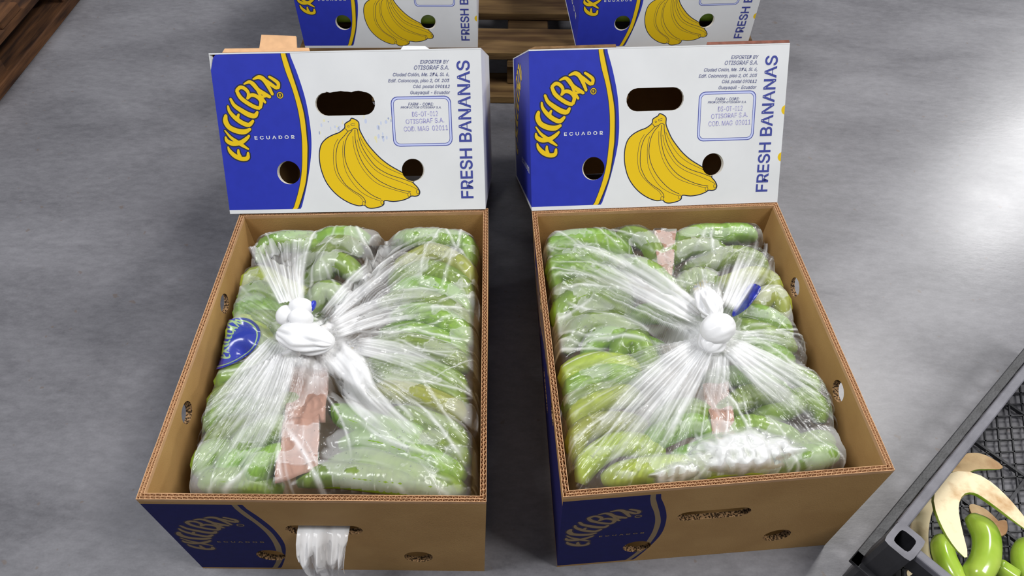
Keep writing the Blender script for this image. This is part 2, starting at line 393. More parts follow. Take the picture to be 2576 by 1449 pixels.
def t_fix(p):
    for c in p.children: c.matrix_parent_inverse = Matrix.Identity(4)
HOLE_EDGE = mat('cut_corrugated_edge', (52, 39, 26), .9, .1, rgb2=(150, 118, 84), scale=420, detail=1, ramp=(.42, .58))
def carton(name, fl, yawm, w, h, ln, label, cat, group, frontd, th=.004, txt=True, top=True, lside=True):
    """telescopic lid: yawm = 3x3 with columns right/back/up"""
    X, Y, Z = (Vector(yawm[i]) for i in range(3)); fl = Vector(fl)
    root = empty(name, fl + X * w / 2, label, cat, group)
    mt = lambda u, W_, n: u if n >= 0 else -n + u * (W_ + 2 * n) / W_
    P3 = lambda u, v, n=0: fl + X * mt(u * w / LW, w, n) + Z * (v * h / LH) - Y * n
    fp = board('front_panel', frontd, P3, th, WHITE, KRAFT, HOLE_EDGE2, root)
    tag(LIDTXT.build(P3, fp, 'small_printed_text'), kind='stuff'); LIDBIG.build(P3, fp, 'printed_lettering'); t_fix(fp)
    P3 = lambda u, v, n=0: fl + Y * (ln - mt(u, ln, n)) + Z * v - X * n
    d = side_design(ln, h, [stadium((ln * .5, h * .5), .0001, .00005)][:0]) if lside else build_design(rect(ln, h), [], [])
    sp = board('side_panel', d, P3, th, WHITE, KRAFT, HOLE_EDGE2, root)
    if lside:
        t = Print(); t.text('ECUADOR', (ln * .52, .055), (ln * .93, .055), .010, WHITE, .03, 0, 1.5); t.build(P3, sp); t_fix(sp)
    P3 = lambda u, v, n=0: fl + X * w + Y * mt(u, ln, n) + Z * v + X * n
    board('side_panel', build_design(rect(ln, h), [], []), P3, th, WHITE, KRAFT, HOLE_EDGE2, root)
    P3 = lambda u, v, n=0: fl + X * (w - mt(u, w, n)) + Y * ln + Z * v + Y * n
    board('rear_panel', build_design(rect(w, h), [], [stadium((w / 2, .16), .045, .016)]), P3, th, WHITE, KRAFT, HOLE_EDGE2, root)
    if top:
        P3 = lambda u, v, n=0: fl + X * u + Y * v + Z * (h + .0002 + th * .5) + Z * n
        board('top_panel', build_design(rect(w, ln), [], []), P3, th * .5, WHITE, KRAFT, HOLE_EDGE2, root)
    return root, X, Y, Z, fl
HOLE_EDGE2 = mat('cut_white_board_edge', (205, 198, 186), .8, .2)

# ------------------------------------------------------------------ floor
fm = bpy.data.materials.new('polished_concrete'); fm.use_nodes = True
n = fm.node_tree.nodes; L = fm.node_tree.links; b = n['Principled BSDF']
tc = n.new('ShaderNodeTexCoord')
def noi(scale, det, vec, rough=.6, dist=0):
    t = n.new('ShaderNodeTexNoise'); t.inputs['Scale'].default_value = scale; t.inputs['Detail'].default_value = det
    t.inputs['Roughness'].default_value = rough; t.inputs['Distortion'].default_value = dist; L.new(vec, t.inputs['Vector']); return t.outputs[0]
mp = n.new('ShaderNodeMapping'); mp.inputs['Rotation'].default_value = (0, 0, .45); mp.inputs['Scale'].default_value = (1, 2.2, 1); L.new(tc.outputs['Object'], mp.inputs[0])
a1 = noi(2.4, 7, mp.outputs[0], .62, .3); a2 = noi(38, 5, mp.outputs[0], .7); a3 = noi(260, 3, tc.outputs['Object'])
def mth(op, a, bb, c=None):
    m = n.new('ShaderNodeMath'); m.operation = op
    for i, v in enumerate((a, bb, c)):
        if v is None: continue
        if isinstance(v, (int, float)): m.inputs[i].default_value = v
        else: L.new(v, m.inputs[i])
    return m.outputs[0]
mx = mth('ADD', mth('MULTIPLY', a1, .58), mth('ADD', mth('MULTIPLY', a2, .34), mth('MULTIPLY', a3, .12)))
r = n.new('ShaderNodeValToRGB'); r.color_ramp.elements[0].position = .34; r.color_ramp.elements[1].position = .66
r.color_ramp.elements[0].color = lin((84, 83, 87)); r.color_ramp.elements[1].color = lin((126, 125, 129))
L.new(mx, r.inputs[0])
sp_ = noi(55, 2, tc.outputs['Object'], .5); rr = n.new('ShaderNodeValToRGB'); rr.color_ramp.elements[0].position = .70; rr.color_ramp.elements[1].position = .74
L.new(sp_, rr.inputs[0]); mc = n.new('ShaderNodeMixRGB'); mc.inputs[2].default_value = lin((104, 92, 84)); L.new(r.outputs[0], mc.inputs[1])
L.new(mth('MULTIPLY', rr.outputs[0], .6), mc.inputs[0]); L.new(mc.outputs[0], b.inputs['Base Color'])
rg = n.new('ShaderNodeMapRange'); rg.inputs[3].default_value = .24; rg.inputs[4].default_value = .40; L.new(a1, rg.inputs[0]); L.new(rg.outputs[0], b.inputs['Roughness'])
b.inputs['Specular IOR Level'].default_value = .5
bp = n.new('ShaderNodeBump'); bp.inputs['Strength'].default_value = .12; bp.inputs['Distance'].default_value = .001; L.new(a2, bp.inputs['Height']); L.new(bp.outputs[0], b.inputs['Normal'])
V = [(-6, -3, 0), (6, -3, 0), (6, 8, 0), (-6, 8, 0)]
mk('floor', V, [(0, 1, 2, 3)], fm, kind='structure', label='grey polished concrete warehouse floor')

# ------------------------------------------------------------------ trays, lids, rear cartons
hT = .2388
A_r = [(-.431, .333, hT), (-.0265, .335, hT), (-.0395, .819, .2425), (-.434, .811, .2335)]
A_b = [(-.431, .334, 0), (-.034, .335, 0), (-.042, .819, 0), (-.432, .811, 0)]
B_r = [(.0625, .342, hT), (.461, .381, hT), (.4265, .845, .2395), (.0300, .818, .2395)]
B_b = [(.069, .342, 0), (.459, .378, 0), (.428, .845, 0), (.047, .818, 0)]
trayA = tray(A_r, A_b, 'open brown cardboard tray on the left, white film tuft hanging from its front hand hole', 1)
trayB = tray(B_r, B_b, 'open brown cardboard tray on the right beside the black crate', 2)
X = Vector((.4048, .009, .0091)).normalized(); Z = Vector((-.0074, .1323, .1999)).normalized(); Y = Z.cross(X).normalized(); Z = X.cross(Y)
lidA, X, Y, Z, o0 = carton('box_lid', (-.4482, .8057, .2358), (X, Y, Z), .405, .2398, .4235,
    'white and blue carton lid leaning behind the left tray, with a tan flap on top', 'box lid', 'printed lids leaning behind the trays', D_FRONT_A)
def flap(root, pts, m, name='torn_flap', th=.004):
    a, b_, c, d = map(Vector, pts); nr = (b_ - a).cross(d - a).normalized() * th
    V, Fc = [a, b_, c, d, a + nr, b_ + nr, c + nr, d + nr], [(0, 3, 2, 1), (4, 5, 6, 7), (0, 1, 5, 4), (1, 2, 6, 5), (2, 3, 7, 6), (3, 0, 4, 7)]
    return put(mk(name, V, Fc, m), root)
P = lambda u, y, v: o0 + X * u + Y * y + Z * v
flap(lidA, [P(.02, .004, .2398), P(.15, .004, .2398), P(.148, .010, .2445), P(.022, .010, .2455)], KRAFTD)
flap(lidA, [P(.055, .06, .2398), P(.115, .06, .2398), P(.112, .075, .266), P(.058, .075, .269)], KRAFTD)
flap(lidA, [P(.285, .004, .2398), P(.330, .004, .2398), P(.322, .006, .2450), P(.290, .006, .2460)], WHITE)
s_ = .982
e = .5889; yw = .069
X = Vector((math.cos(yw), math.sin(yw), 0)); Y = Vector((-math.sin(yw) * math.cos(e), math.cos(yw) * math.cos(e), -math.sin(e))); Z = X.cross(Y)
lidB, X, Y, Z, o0 = carton('box_lid', (.0298, .8170, .2400), (X, Y, Z), .398, .2412, .4300,
    'white and blue banana carton lid leaning behind the right tray, blue left side showing', 'box lid', 'printed lids leaning behind the trays', D_FRONT)
REDK = mat('torn_reddish_board', (120, 78, 66), .85, .1, var=.2, scale=90)
DK = mat('torn_brown_board', (112, 86, 58), .85, .1, var=.2, scale=90)
flap(lidB, [P(.0, .004, .2412), P(.132, .004, .2412), P(.132, .008, .2452), P(.01, .008, .2446)], DK)
flap(lidB, [P(.27, .004, .2412), P(.398, .004, .2412), P(.398, .008, .2452), P(.272, .008, .2452)], REDK)
PZ = .120
for (x0, y0, x1, y1, lab) in ((-.4855, 1.474, -.0865, 1.486, 'closed banana carton on the pallet behind the left lid'),
                              (.142, 1.482, .546, 1.512, 'closed banana carton on the pallet behind the right lid')):
    X = Vector((x1 - x0, y1 - y0, 0)); w = X.length; X.normalize(); Z = Vector((0, 0, 1)); Y = Z.cross(X)
    carton('banana_carton', (x0, y0, PZ), (X, Y, Z), w, .240, .50, lab, 'cardboard box', 'closed cartons on the rear pallet', D_FRONT)

# ------------------------------------------------------------------ pallets
WOOD = mat('pallet_wood', (112, 88, 54), .8, .2, rgb2=(68, 48, 27), scale=5, stretch=(1, 9, 9), bump=.4, bscale=30, detail=8)
WOODR = mat('pallet_wood_stained', (44, 28, 20), .85, .2, rgb2=(96, 64, 40), scale=6, stretch=(9, 1, 9), bump=.5, bscale=30, detail=8)
def pallet(x0, x1, y0, y1, label, M_, along='x', h=.12):
    root = empty('wooden_pallet', ((x0 + x1) / 2, (y0 + y1) / 2, 0), label, 'pallet')
    def bd(nm, a, b_, c):
        V, Fc = box8(a, (b_[0] - a[0], 0, 0), (0, b_[1] - a[1], 0), (0, 0, c)); o = put(mk(nm, V, Fc, M_), root)
        bv = o.modifiers.new('b', 'BEVEL'); bv.width = .0025; bv.segments = 1
    yy = y0; k = 0
    rows = [.105, .095, .1, .095, .1, .1]
    gap = ((y1 - y0) - sum(rows)) / 5
    for wdt in rows:
        bd('deck_board', (x0, yy, h - .021), (x1, yy + wdt), .021); yy += wdt + gap
    xs = [x0, (x0 + x1) / 2 - .05, x1 - .10]
    for xx in xs:
        bd('stringer_board', (xx, y0, h - .041), (xx + .10, y1), .0195)
        for by in (y0 + .02, (y0 + y1) / 2 - .07, y1 - .14): bd('block', (xx, by, .0215), (xx + .10, by + .12), h - .063)
    for by in (() if along == 'y' else (y0 - .03, (y0 + y1) / 2 - .05, y1 - .10)): bd('bottom_board', (x0, by, 0), (x1, by + .10), .021)
    if along == 'y':
        for xx in xs: bd('bottom_board', (xx - .01, y0, .0), (xx + .11, y1), .026)
    return root
pallet(-.50, .563, 1.467, 2.42, 'light wooden pallet under the two closed cartons at the top', WOOD)
pallet(-2.25, -1.242, 1.37, 2.45, 'dark stained wooden pallet in the top left corner', WOODR, 'y')
#PART2
# ------------------------------------------------------------------ bananas
def green_mat(name, a, b_, rough=.38, spec=.5, tip=True):
    m = mat(name, a, rough, spec, rgb2=b_, scale=9, ramp=(.3, .7), detail=3)
    n = m.node_tree.nodes; L = m.node_tree.links; bs = n['Principled BSDF']
    src = bs.inputs['Base Color'].links[0].from_socket
    oi = n.new('ShaderNodeObjectInfo'); hs = n.new('ShaderNodeHueSaturation'); mr = n.new('ShaderNodeMapRange')
    mr.inputs[3].default_value = .66; mr.inputs[4].default_value = 1.2; L.new(oi.outputs['Random'], mr.inputs[0]); L.new(mr.outputs[0], hs.inputs['Value'])
    m2 = n.new('ShaderNodeMapRange'); m2.inputs[3].default_value = .474; m2.inputs[4].default_value = .506; L.new(oi.outputs['Random'], m2.inputs[0]); L.new(m2.outputs[0], hs.inputs['Hue'])
    L.new(src, hs.inputs['Color']); L.new(hs.outputs[0], bs.inputs['Base Color'])
    return m
GREEN = green_mat('green_peel', (98, 142, 34), (146, 180, 58))
GREEN2 = green_mat('yellow_green_peel', (146, 166, 46), (176, 190, 76))
GREENG = mat('glossy_green_peel', (142, 176, 48), .2, .5, rgb2=(176, 198, 84), scale=14, coat=.4)
TIPM = mat('dark_banana_tip', (70, 66, 34), .8, .2)
def banana_mesh(path, r0, seg=16, sides=12, stem=.45, tip=.35):
    P = catmull(path, 8); d = np.r_[0, np.cumsum(np.linalg.norm(np.diff(P, axis=0), axis=1))]
    u = np.linspace(0, d[-1], seg + 1); P = np.c_[[np.interp(u, d, P[:, k]) for k in range(3)]].T
    T = np.gradient(P, axis=0); T /= np.linalg.norm(T, axis=1)[:, None]
    up = np.array([0, 0, 1.]); V, Fc = [], []
    for i in range(seg + 1):
        x = i / seg
        w = r0 * min(1, stem + (1 - stem) * math.sin(min(1, x / .22) * math.pi / 2)) * min(1, tip + (1 - tip) * math.sin(min(1, (1 - x) / .16) * math.pi / 2))
        s = np.cross(T[i], up); s /= np.linalg.norm(s); n_ = np.cross(s, T[i])
        for j in range(sides):
            a = 2 * math.pi * j / sides; rr_ = w * (1 + .05 * math.cos(5 * a + .6))
            V.append(P[i] + s * math.cos(a) * rr_ + n_ * math.sin(a) * rr_)
    for i in range(seg):
        for j in range(sides): a = i * sides; Fc.append((a + j, a + (j + 1) % sides, a + sides + (j + 1) % sides, a + sides + j))
    Fc.append(tuple(range(sides))[::-1]); Fc.append(tuple(seg * sides + j for j in range(sides)))
    return V, Fc, P
def Q(ox, oy, s, L_): return [[(x / s + ox, y / s + oy) for x, y in p] for p in L_]
A_TOP = Q(440, 530, 3.141, [
 [(1815,190),(2000,105),(2280,200),(2400,370)],[(1850,400),(2050,330),(2280,420),(2400,560)],[(1780,520),(2020,470),(2240,540),(2400,690)],
 [(1700,630),(1950,580),(2200,640),(2400,800)],[(1600,720),(1900,700),(2180,760),(2400,900)],[(1700,830),(1950,820),(2200,890),(2400,1010)],
 [(1620,940),(1850,950),(2130,1010),(2400,1120)],[(1560,1030),(1850,1060),(2130,1120),(2400,1200)],
 [(690,200),(760,90),(930,60),(1090,140)],[(620,330),(720,220),(900,190),(1120,240)],[(1180,190),(1290,130),(1420,130),(1540,190)],
 [(1150,330),(1260,270),(1370,270),(1470,330)],[(1150,470),(1230,410),(1350,430),(1450,520)],[(480,620),(560,520),(690,500),(820,580)],[(470,730),(540,640),(680,610),(840,680)],
 [(430,850),(520,750),(650,730),(800,790)],[(520,940),(640,860),(780,880),(870,960)],[(350,1050),(420,930),(560,880),(700,950)],[(330,1170),(420,1060),(560,1020),(700,1060)],
 [(1090,700),(1180,640),(1260,650),(1330,720)]]) + Q(330, 880, 2.77, [
 [(1600,100),(1850,110),(2150,160),(2400,230)],[(1640,200),(1900,220),(2150,260),(2390,340)],[(1640,290),(1900,300),(2150,360),(2390,430)],
 [(1400,400),(1560,500),(1800,570),(2080,600)],[(1900,450),(2080,500),(2240,560),(2380,640)],[(1450,650),(1700,630),(2050,740),(2370,830)],[(2000,620),(2150,640),(2280,700),(2370,760)],
 [(1370,770),(1680,780),(2020,880),(2350,950)],[(1150,950),(1400,880),(1750,960),(2250,1040)],
 [(500,260),(600,190),(740,170),(880,120)],[(470,440),(580,330),(740,290),(900,240)],[(430,560),(540,440),(700,400),(880,380)],[(520,720),(600,590),(700,530),(830,520)],
 [(700,760),(830,640),(960,570),(1070,540)],[(880,440),(980,420),(1080,390),(1140,370)],[(760,1000),(850,860),(950,770),(1060,720)],[(430,1040),(530,970),(660,950),(770,1010)],
 [(420,860),(480,760),(560,700),(640,690)],[(600,900),(680,800),(760,740),(860,700)]])
B_TOP = Q(1320, 510, 3.141, [
 [(150,380),(260,220),(440,160),(620,200)],[(170,480),(300,310),(500,280),(740,320)],[(700,200),(850,230),(980,310),(1050,400)],[(160,640),(260,550),(430,520),(640,570)],
 [(170,780),(300,680),(500,640),(740,690)],[(180,980),(300,810),(500,730),(740,760)],[(240,1040),(400,880),(600,810),(810,860)],[(300,1130),(430,990),(620,950),(830,1010)],
 [(470,1200),(580,1080),(740,1050),(900,1090)],[(700,1190),(800,1110),(900,1130),(960,1220)],[(830,930),(950,890),(1100,890),(1220,910)],[(760,480),(880,520),(1000,560),(1120,640)],
 [(1230,270),(1380,200),(1600,180),(1800,180)],[(1500,130),(1640,100),(1760,130),(1850,200)],[(1150,400),(1300,340),(1460,350),(1620,350)],[(1480,450),(1650,400),(1830,420),(1960,500)],
 [(1640,600),(1820,550),(1980,590),(2080,690)],[(1830,760),(1950,710),(2060,750),(2110,850)],[(1780,850),(1900,880),(2030,940),(2130,990)],[(1700,980),(1850,1020),(2020,1080),(2160,1100)],
 [(1240,680),(1330,620),(1440,640),(1540,710)],[(1620,1100),(1780,1130),(1950,1170),(2150,1190)],[(150,580),(240,480),(380,420),(560,430)]]) + Q(1320, 860, 2.74, [
 [(220,290),(310,190),(460,140),(680,150)],[(220,390),(350,290),(520,230),(690,210)],[(240,490),(340,390),(480,320),(640,330)],[(250,580),(400,440),(600,380),(800,340)],
 [(300,800),(370,630),(520,560),(730,560)],[(350,960),(450,800),(640,700),(880,720)],[(560,1000),(700,920),(850,880),(1020,890)],[(740,1040),(860,980),(1040,940),(1160,960)],
 [(800,700),(950,640),(1130,570),(1260,590)],[(880,560),(1020,500),(1160,480),(1250,510)],[(1350,230),(1550,240),(1750,330),(1860,400)],[(1350,500),(1530,380),(1730,360),(1880,420)],
 [(1780,180),(1880,230),(1980,280),(2080,330)],[(1780,430),(1930,370),(2070,420),(2150,500)],[(1380,620),(1550,580),(1750,630),(1930,670)],[(1860,730),(1980,690),(2090,660),(2180,650)],
 [(1870,790),(1980,790),(2080,760),(2180,740)],[(1200,760),(1350,720),(1500,730),(1640,800)],[(1150,960),(1350,900),(1550,900),(1750,940)]])
def tray_frame(rc):
    c = [Vector(v) for v in rc]
    def W_(s, t): return (c[0].xy * (1 - s) + c[1].xy * s) * (1 - t) + (c[3].xy * (1 - s) + c[2].xy * s) * t
    C4 = np.array([[v.x, v.y] for v in c])
    def fwd(s, t): return ((C4[0] * (1 - s)[..., None] + C4[1] * s[..., None]) * (1 - t)[..., None] + (C4[3] * (1 - s)[..., None] + C4[2] * s[..., None]) * t[..., None])
    def inv(x, y):
        x = np.asarray(x, float); y = np.asarray(y, float); s = np.full(x.shape, .5); t = np.full(x.shape, .5)
        for _ in range(6):
            p = fwd(s, t); ds = (C4[1] - C4[0]) * (1 - t)[..., None] + (C4[2] - C4[3]) * t[..., None]
            dt = (C4[3] - C4[0]) * (1 - s)[..., None] + (C4[2] - C4[1]) * s[..., None]
            rx, ry = x - p[..., 0], y - p[..., 1]; det = ds[..., 0] * dt[..., 1] - ds[..., 1] * dt[..., 0]
            s = s + (rx * dt[..., 1] - ry * dt[..., 0]) / det; t = t + (ds[..., 0] * ry - ds[..., 1] * rx) / det
        return s, t
    return fwd, inv
rng = np.random.RandomState(7)
ordn = ['first', 'second', 'third', 'fourth', 'fifth', 'sixth', 'seventh', 'eighth', 'ninth', 'tenth', 'eleventh', 'twelfth', 'thirteenth', 'fourteenth', 'fifteenth', 'sixteenth', 'seventeenth', 'eighteenth', 'nineteenth', 'twentieth', 'twenty-first', 'twenty-second', 'twenty-third', 'twenty-fourth', 'twenty-fifth']
def fill(rc, lists, side, ml, mr):
    """bananas of one tray; ml, mr = (front, back) clearance of the bag from the left / right board"""
    fwd, inv = tray_frame(rc); tubes = []; info = []
    def clampz(p, r, z):
        s, t = inv(np.array([p.x]), np.array([p.y])); s, t = s[0], t[0]
        a = (ml[0] * (1 - t) + ml[1] * t + r + .008) / .39; b_ = 1 - (mr[0] * (1 - t) + mr[1] * t + r + .008) / .39
        s = min(max(s, a), b_); t = min(max(t, (r + .018) / .48), 1 - (r + .022) / .48)
        q = fwd(np.array(s), np.array(t)); return float(q[0]), float(q[1]), s, t
    for pth in lists:
        r = .0160 + .0022 * rng.rand(); pts = []
        pth = list(pth); ln_ = math.hypot(pth[0][0] - pth[-1][0], pth[0][1] - pth[-1][1])
        if ln_ < 215:
            cx_ = 770 if side == 'left' else 1760
            if abs(pth[0][0] - cx_) < abs(pth[-1][0] - cx_): pth = pth[::-1]
            (ax, ay), (bx, by) = pth[-2], pth[-1]; kx_ = min(2.0, (230 - ln_) / max(1, math.hypot(bx - ax, by - ay))); pth.append((bx + (bx - ax) * kx_, by + (by - ay) * kx_ * .3))
        dz = rng.uniform(-.004, .003)
        for k, (x, y) in enumerate(pth):
            p = px(x, y, .218); X_, Y_, s, t = clampz(p, r, 0)
            z = .2165 - .030 * abs(2 * s - 1) ** 3.5 - .012 * max(0, (t - .8) / .2) ** 2 + dz + (.003 if k in (1, 2) else -.004) - (.022 if k == 4 else 0)
            pts.append((X_, Y_, z))
        pts = np.array(pts); mid = inv(pts[:, 0], pts[:, 1]); info.append((mid[0].mean(), mid[1].mean())); tubes.append((pts, r))
    order = sorted(range(len(tubes)), key=lambda i: info[i][1]); cnt = {'left': 0, 'middle': 0, 'right': 0}
    for i in order:
        s, t = info[i]; col = 'left' if s < .40 else ('right' if s > .60 else 'middle')
        pts, r = tubes[i]; V, Fc, P_ = banana_mesh(pts, r)
        c = P_.mean(0); c[2] -= r
        m = GREEN2 if (side == 'right' and col == 'left' and t < .3) or rng.rand() < .12 else GREEN
        lab = 'green banana under film in the %s tray, %s from the front in its %s row' % (side, ordn[cnt[col]], col)
        cnt[col] += 1
        o = mk('green_banana', [Vector(v) - Vector(c) for v in V], Fc, m, smooth=True, label=lab, cat='banana', group='green bananas in the %s tray' % side); o.location = c
    return fwd, inv, tubes
def vnoise(x, y, seed, sc):
    r_ = np.random.RandomState(seed).rand(128, 128); x = x * sc + 37.3; y = y * sc + 11.7
    xi = np.floor(x).astype(int); yi = np.floor(y).astype(int); fx = x - xi; fy = y - yi; fx = fx * fx * (3 - 2 * fx); fy = fy * fy * (3 - 2 * fy)
    g = lambda a, b_: r_[a % 128, b_ % 128]
    return (g(xi, yi) * (1 - fx) + g(xi + 1, yi) * fx) * (1 - fy) + (g(xi, yi + 1) * (1 - fx) + g(xi + 1, yi + 1) * fx) * fy
def creases(x, y, seed, n=26, sc=.03):
    """facetted crumple: max/min of random tilted planes per cell gives straight sharp ridges"""
    out = np.zeros_like(x); r_ = np.random.RandomState(seed)
    for k, (c, a) in enumerate(((.034, 1.), (.015, .55), (.007, .3))):
        gx = x + .3 * c * vnoise(x, y, seed + k, 1 / c); gy = y + .3 * c * vnoise(x, y, seed + 50 + k, 1 / c)
        ang = r_.rand() * 3; u = (gx * math.cos(ang) + gy * math.sin(ang)) / c; v = (-gx * math.sin(ang) + gy * math.cos(ang)) / c
        ui = np.floor(u); vi = np.floor(v); best = np.full(x.shape, 9.); sec = np.full(x.shape, 9.)
        H = np.random.RandomState(seed + 90 + k).rand(64, 64, 2)
        for a_ in (-1, 0, 1):
            for b_ in (-1, 0, 1):
                hx = H[(ui + a_).astype(int) % 64, (vi + b_).astype(int) % 64]
                d = np.hypot(ui + a_ + hx[..., 0] - u, vi + b_ + hx[..., 1] - v)
                n_ = np.minimum(best, d); sec = np.where(d < best, best, np.minimum(sec, d)); best = n_
        out += a * c * (best)
    return out
def film_material(name, tint=(.965, .965, .97), gl=1.0, rough=.16):
    m = bpy.data.materials.new(name); m.use_nodes = True; n = m.node_tree.nodes; L = m.node_tree.links; n.clear()
    out = n.new('ShaderNodeOutputMaterial'); at = n.new('ShaderNodeAttribute'); at.attribute_name = 'op'
    tc = n.new('ShaderNodeTexCoord')
    no = n.new('ShaderNodeTexVoronoi'); no.inputs['Scale'].default_value = 48; no.feature = 'F1'; L.new(tc.outputs['Object'], no.inputs['Vector'])
    n2 = n.new('ShaderNodeTexNoise'); n2.inputs['Scale'].default_value = 240; n2.inputs['Detail'].default_value = 3; L.new(tc.outputs['Object'], n2.inputs['Vector'])
    ad = n.new('ShaderNodeMath'); ad.operation = 'MULTIPLY_ADD'; L.new(n2.outputs[0], ad.inputs[0]); ad.inputs[1].default_value = .25; L.new(no.outputs['Distance'], ad.inputs[2])
    bp = n.new('ShaderNodeBump'); bp.inputs['Strength'].default_value = .35; bp.inputs['Distance'].default_value = .0016; L.new(ad.outputs[0], bp.inputs['Height'])
    tr_ = n.new('ShaderNodeBsdfTransparent'); df = n.new('ShaderNodeBsdfDiffuse'); df.inputs[0].default_value = tint + (1,)
    tl = n.new('ShaderNodeBsdfTranslucent'); tl.inputs[0].default_value = tint + (1,)
    mm = n.new('ShaderNodeMixShader'); mm.inputs[0].default_value = .22; L.new(df.outputs[0], mm.inputs[1]); L.new(tl.outputs[0], mm.inputs[2])
    m1 = n.new('ShaderNodeMixShader'); L.new(at.outputs['Fac'], m1.inputs[0]); L.new(tr_.outputs[0], m1.inputs[1]); L.new(mm.outputs[0], m1.inputs[2])
    gs = n.new('ShaderNodeBsdfGlossy'); gs.inputs['Roughness'].default_value = rough; L.new(bp.outputs[0], gs.inputs['Normal'])
    fr = n.new('ShaderNodeFresnel'); fr.inputs[0].default_value = 1.5; L.new(bp.outputs[0], fr.inputs['Normal'])
    f0 = n.new('ShaderNodeMapRange'); f0.inputs[1].default_value = .2; f0.inputs[2].default_value = .8; f0.inputs[3].default_value = gl * .6; f0.inputs[4].default_value = .25; L.new(at.outputs['Fac'], f0.inputs[0])
    fm_ = n.new('ShaderNodeMath'); fm_.operation = 'MULTIPLY'; L.new(fr.outputs[0], fm_.inputs[0]); 
    ag = n.new('ShaderNodeAttribute'); ag.attribute_name = 'gl'; f9 = n.new('ShaderNodeMath'); f9.operation = 'MULTIPLY'
    L.new(f0.outputs[0], f9.inputs[0]); L.new(ag.outputs['Fac'], f9.inputs[1]); L.new(f9.outputs[0], fm_.inputs[1])
    m2 = n.new('ShaderNodeMixShader'); L.new(fm_.outputs[0], m2.inputs[0]); L.new(m1.outputs[0], m2.inputs[1]); L.new(gs.outputs[0], m2.inputs[2])
    L.new(m2.outputs[0], out.inputs[0]); L.new(bp.outputs[0], df.inputs['Normal'])
    return m
FILM = film_material('clear_poly_film')
def attr(o, name, vals):
    v_ = np.asarray(vals, np.float32).ravel()
    a = o.data.attributes.new(name, 'FLOAT', 'POINT'); a.data.foreach_set('value', v_)
    a = o.data.attributes.new('gl', 'FLOAT', 'POINT'); a.data.foreach_set('value', np.ones_like(v_) if o.name in ('film', 'film.001') else np.clip(v_ * 3 - .15, 0, 1))
def sstep(a, b_, x): t = np.clip((x - a) / (b_ - a), 0, 1); return t * t * (3 - 2 * t)
NS, NT = 250, 310
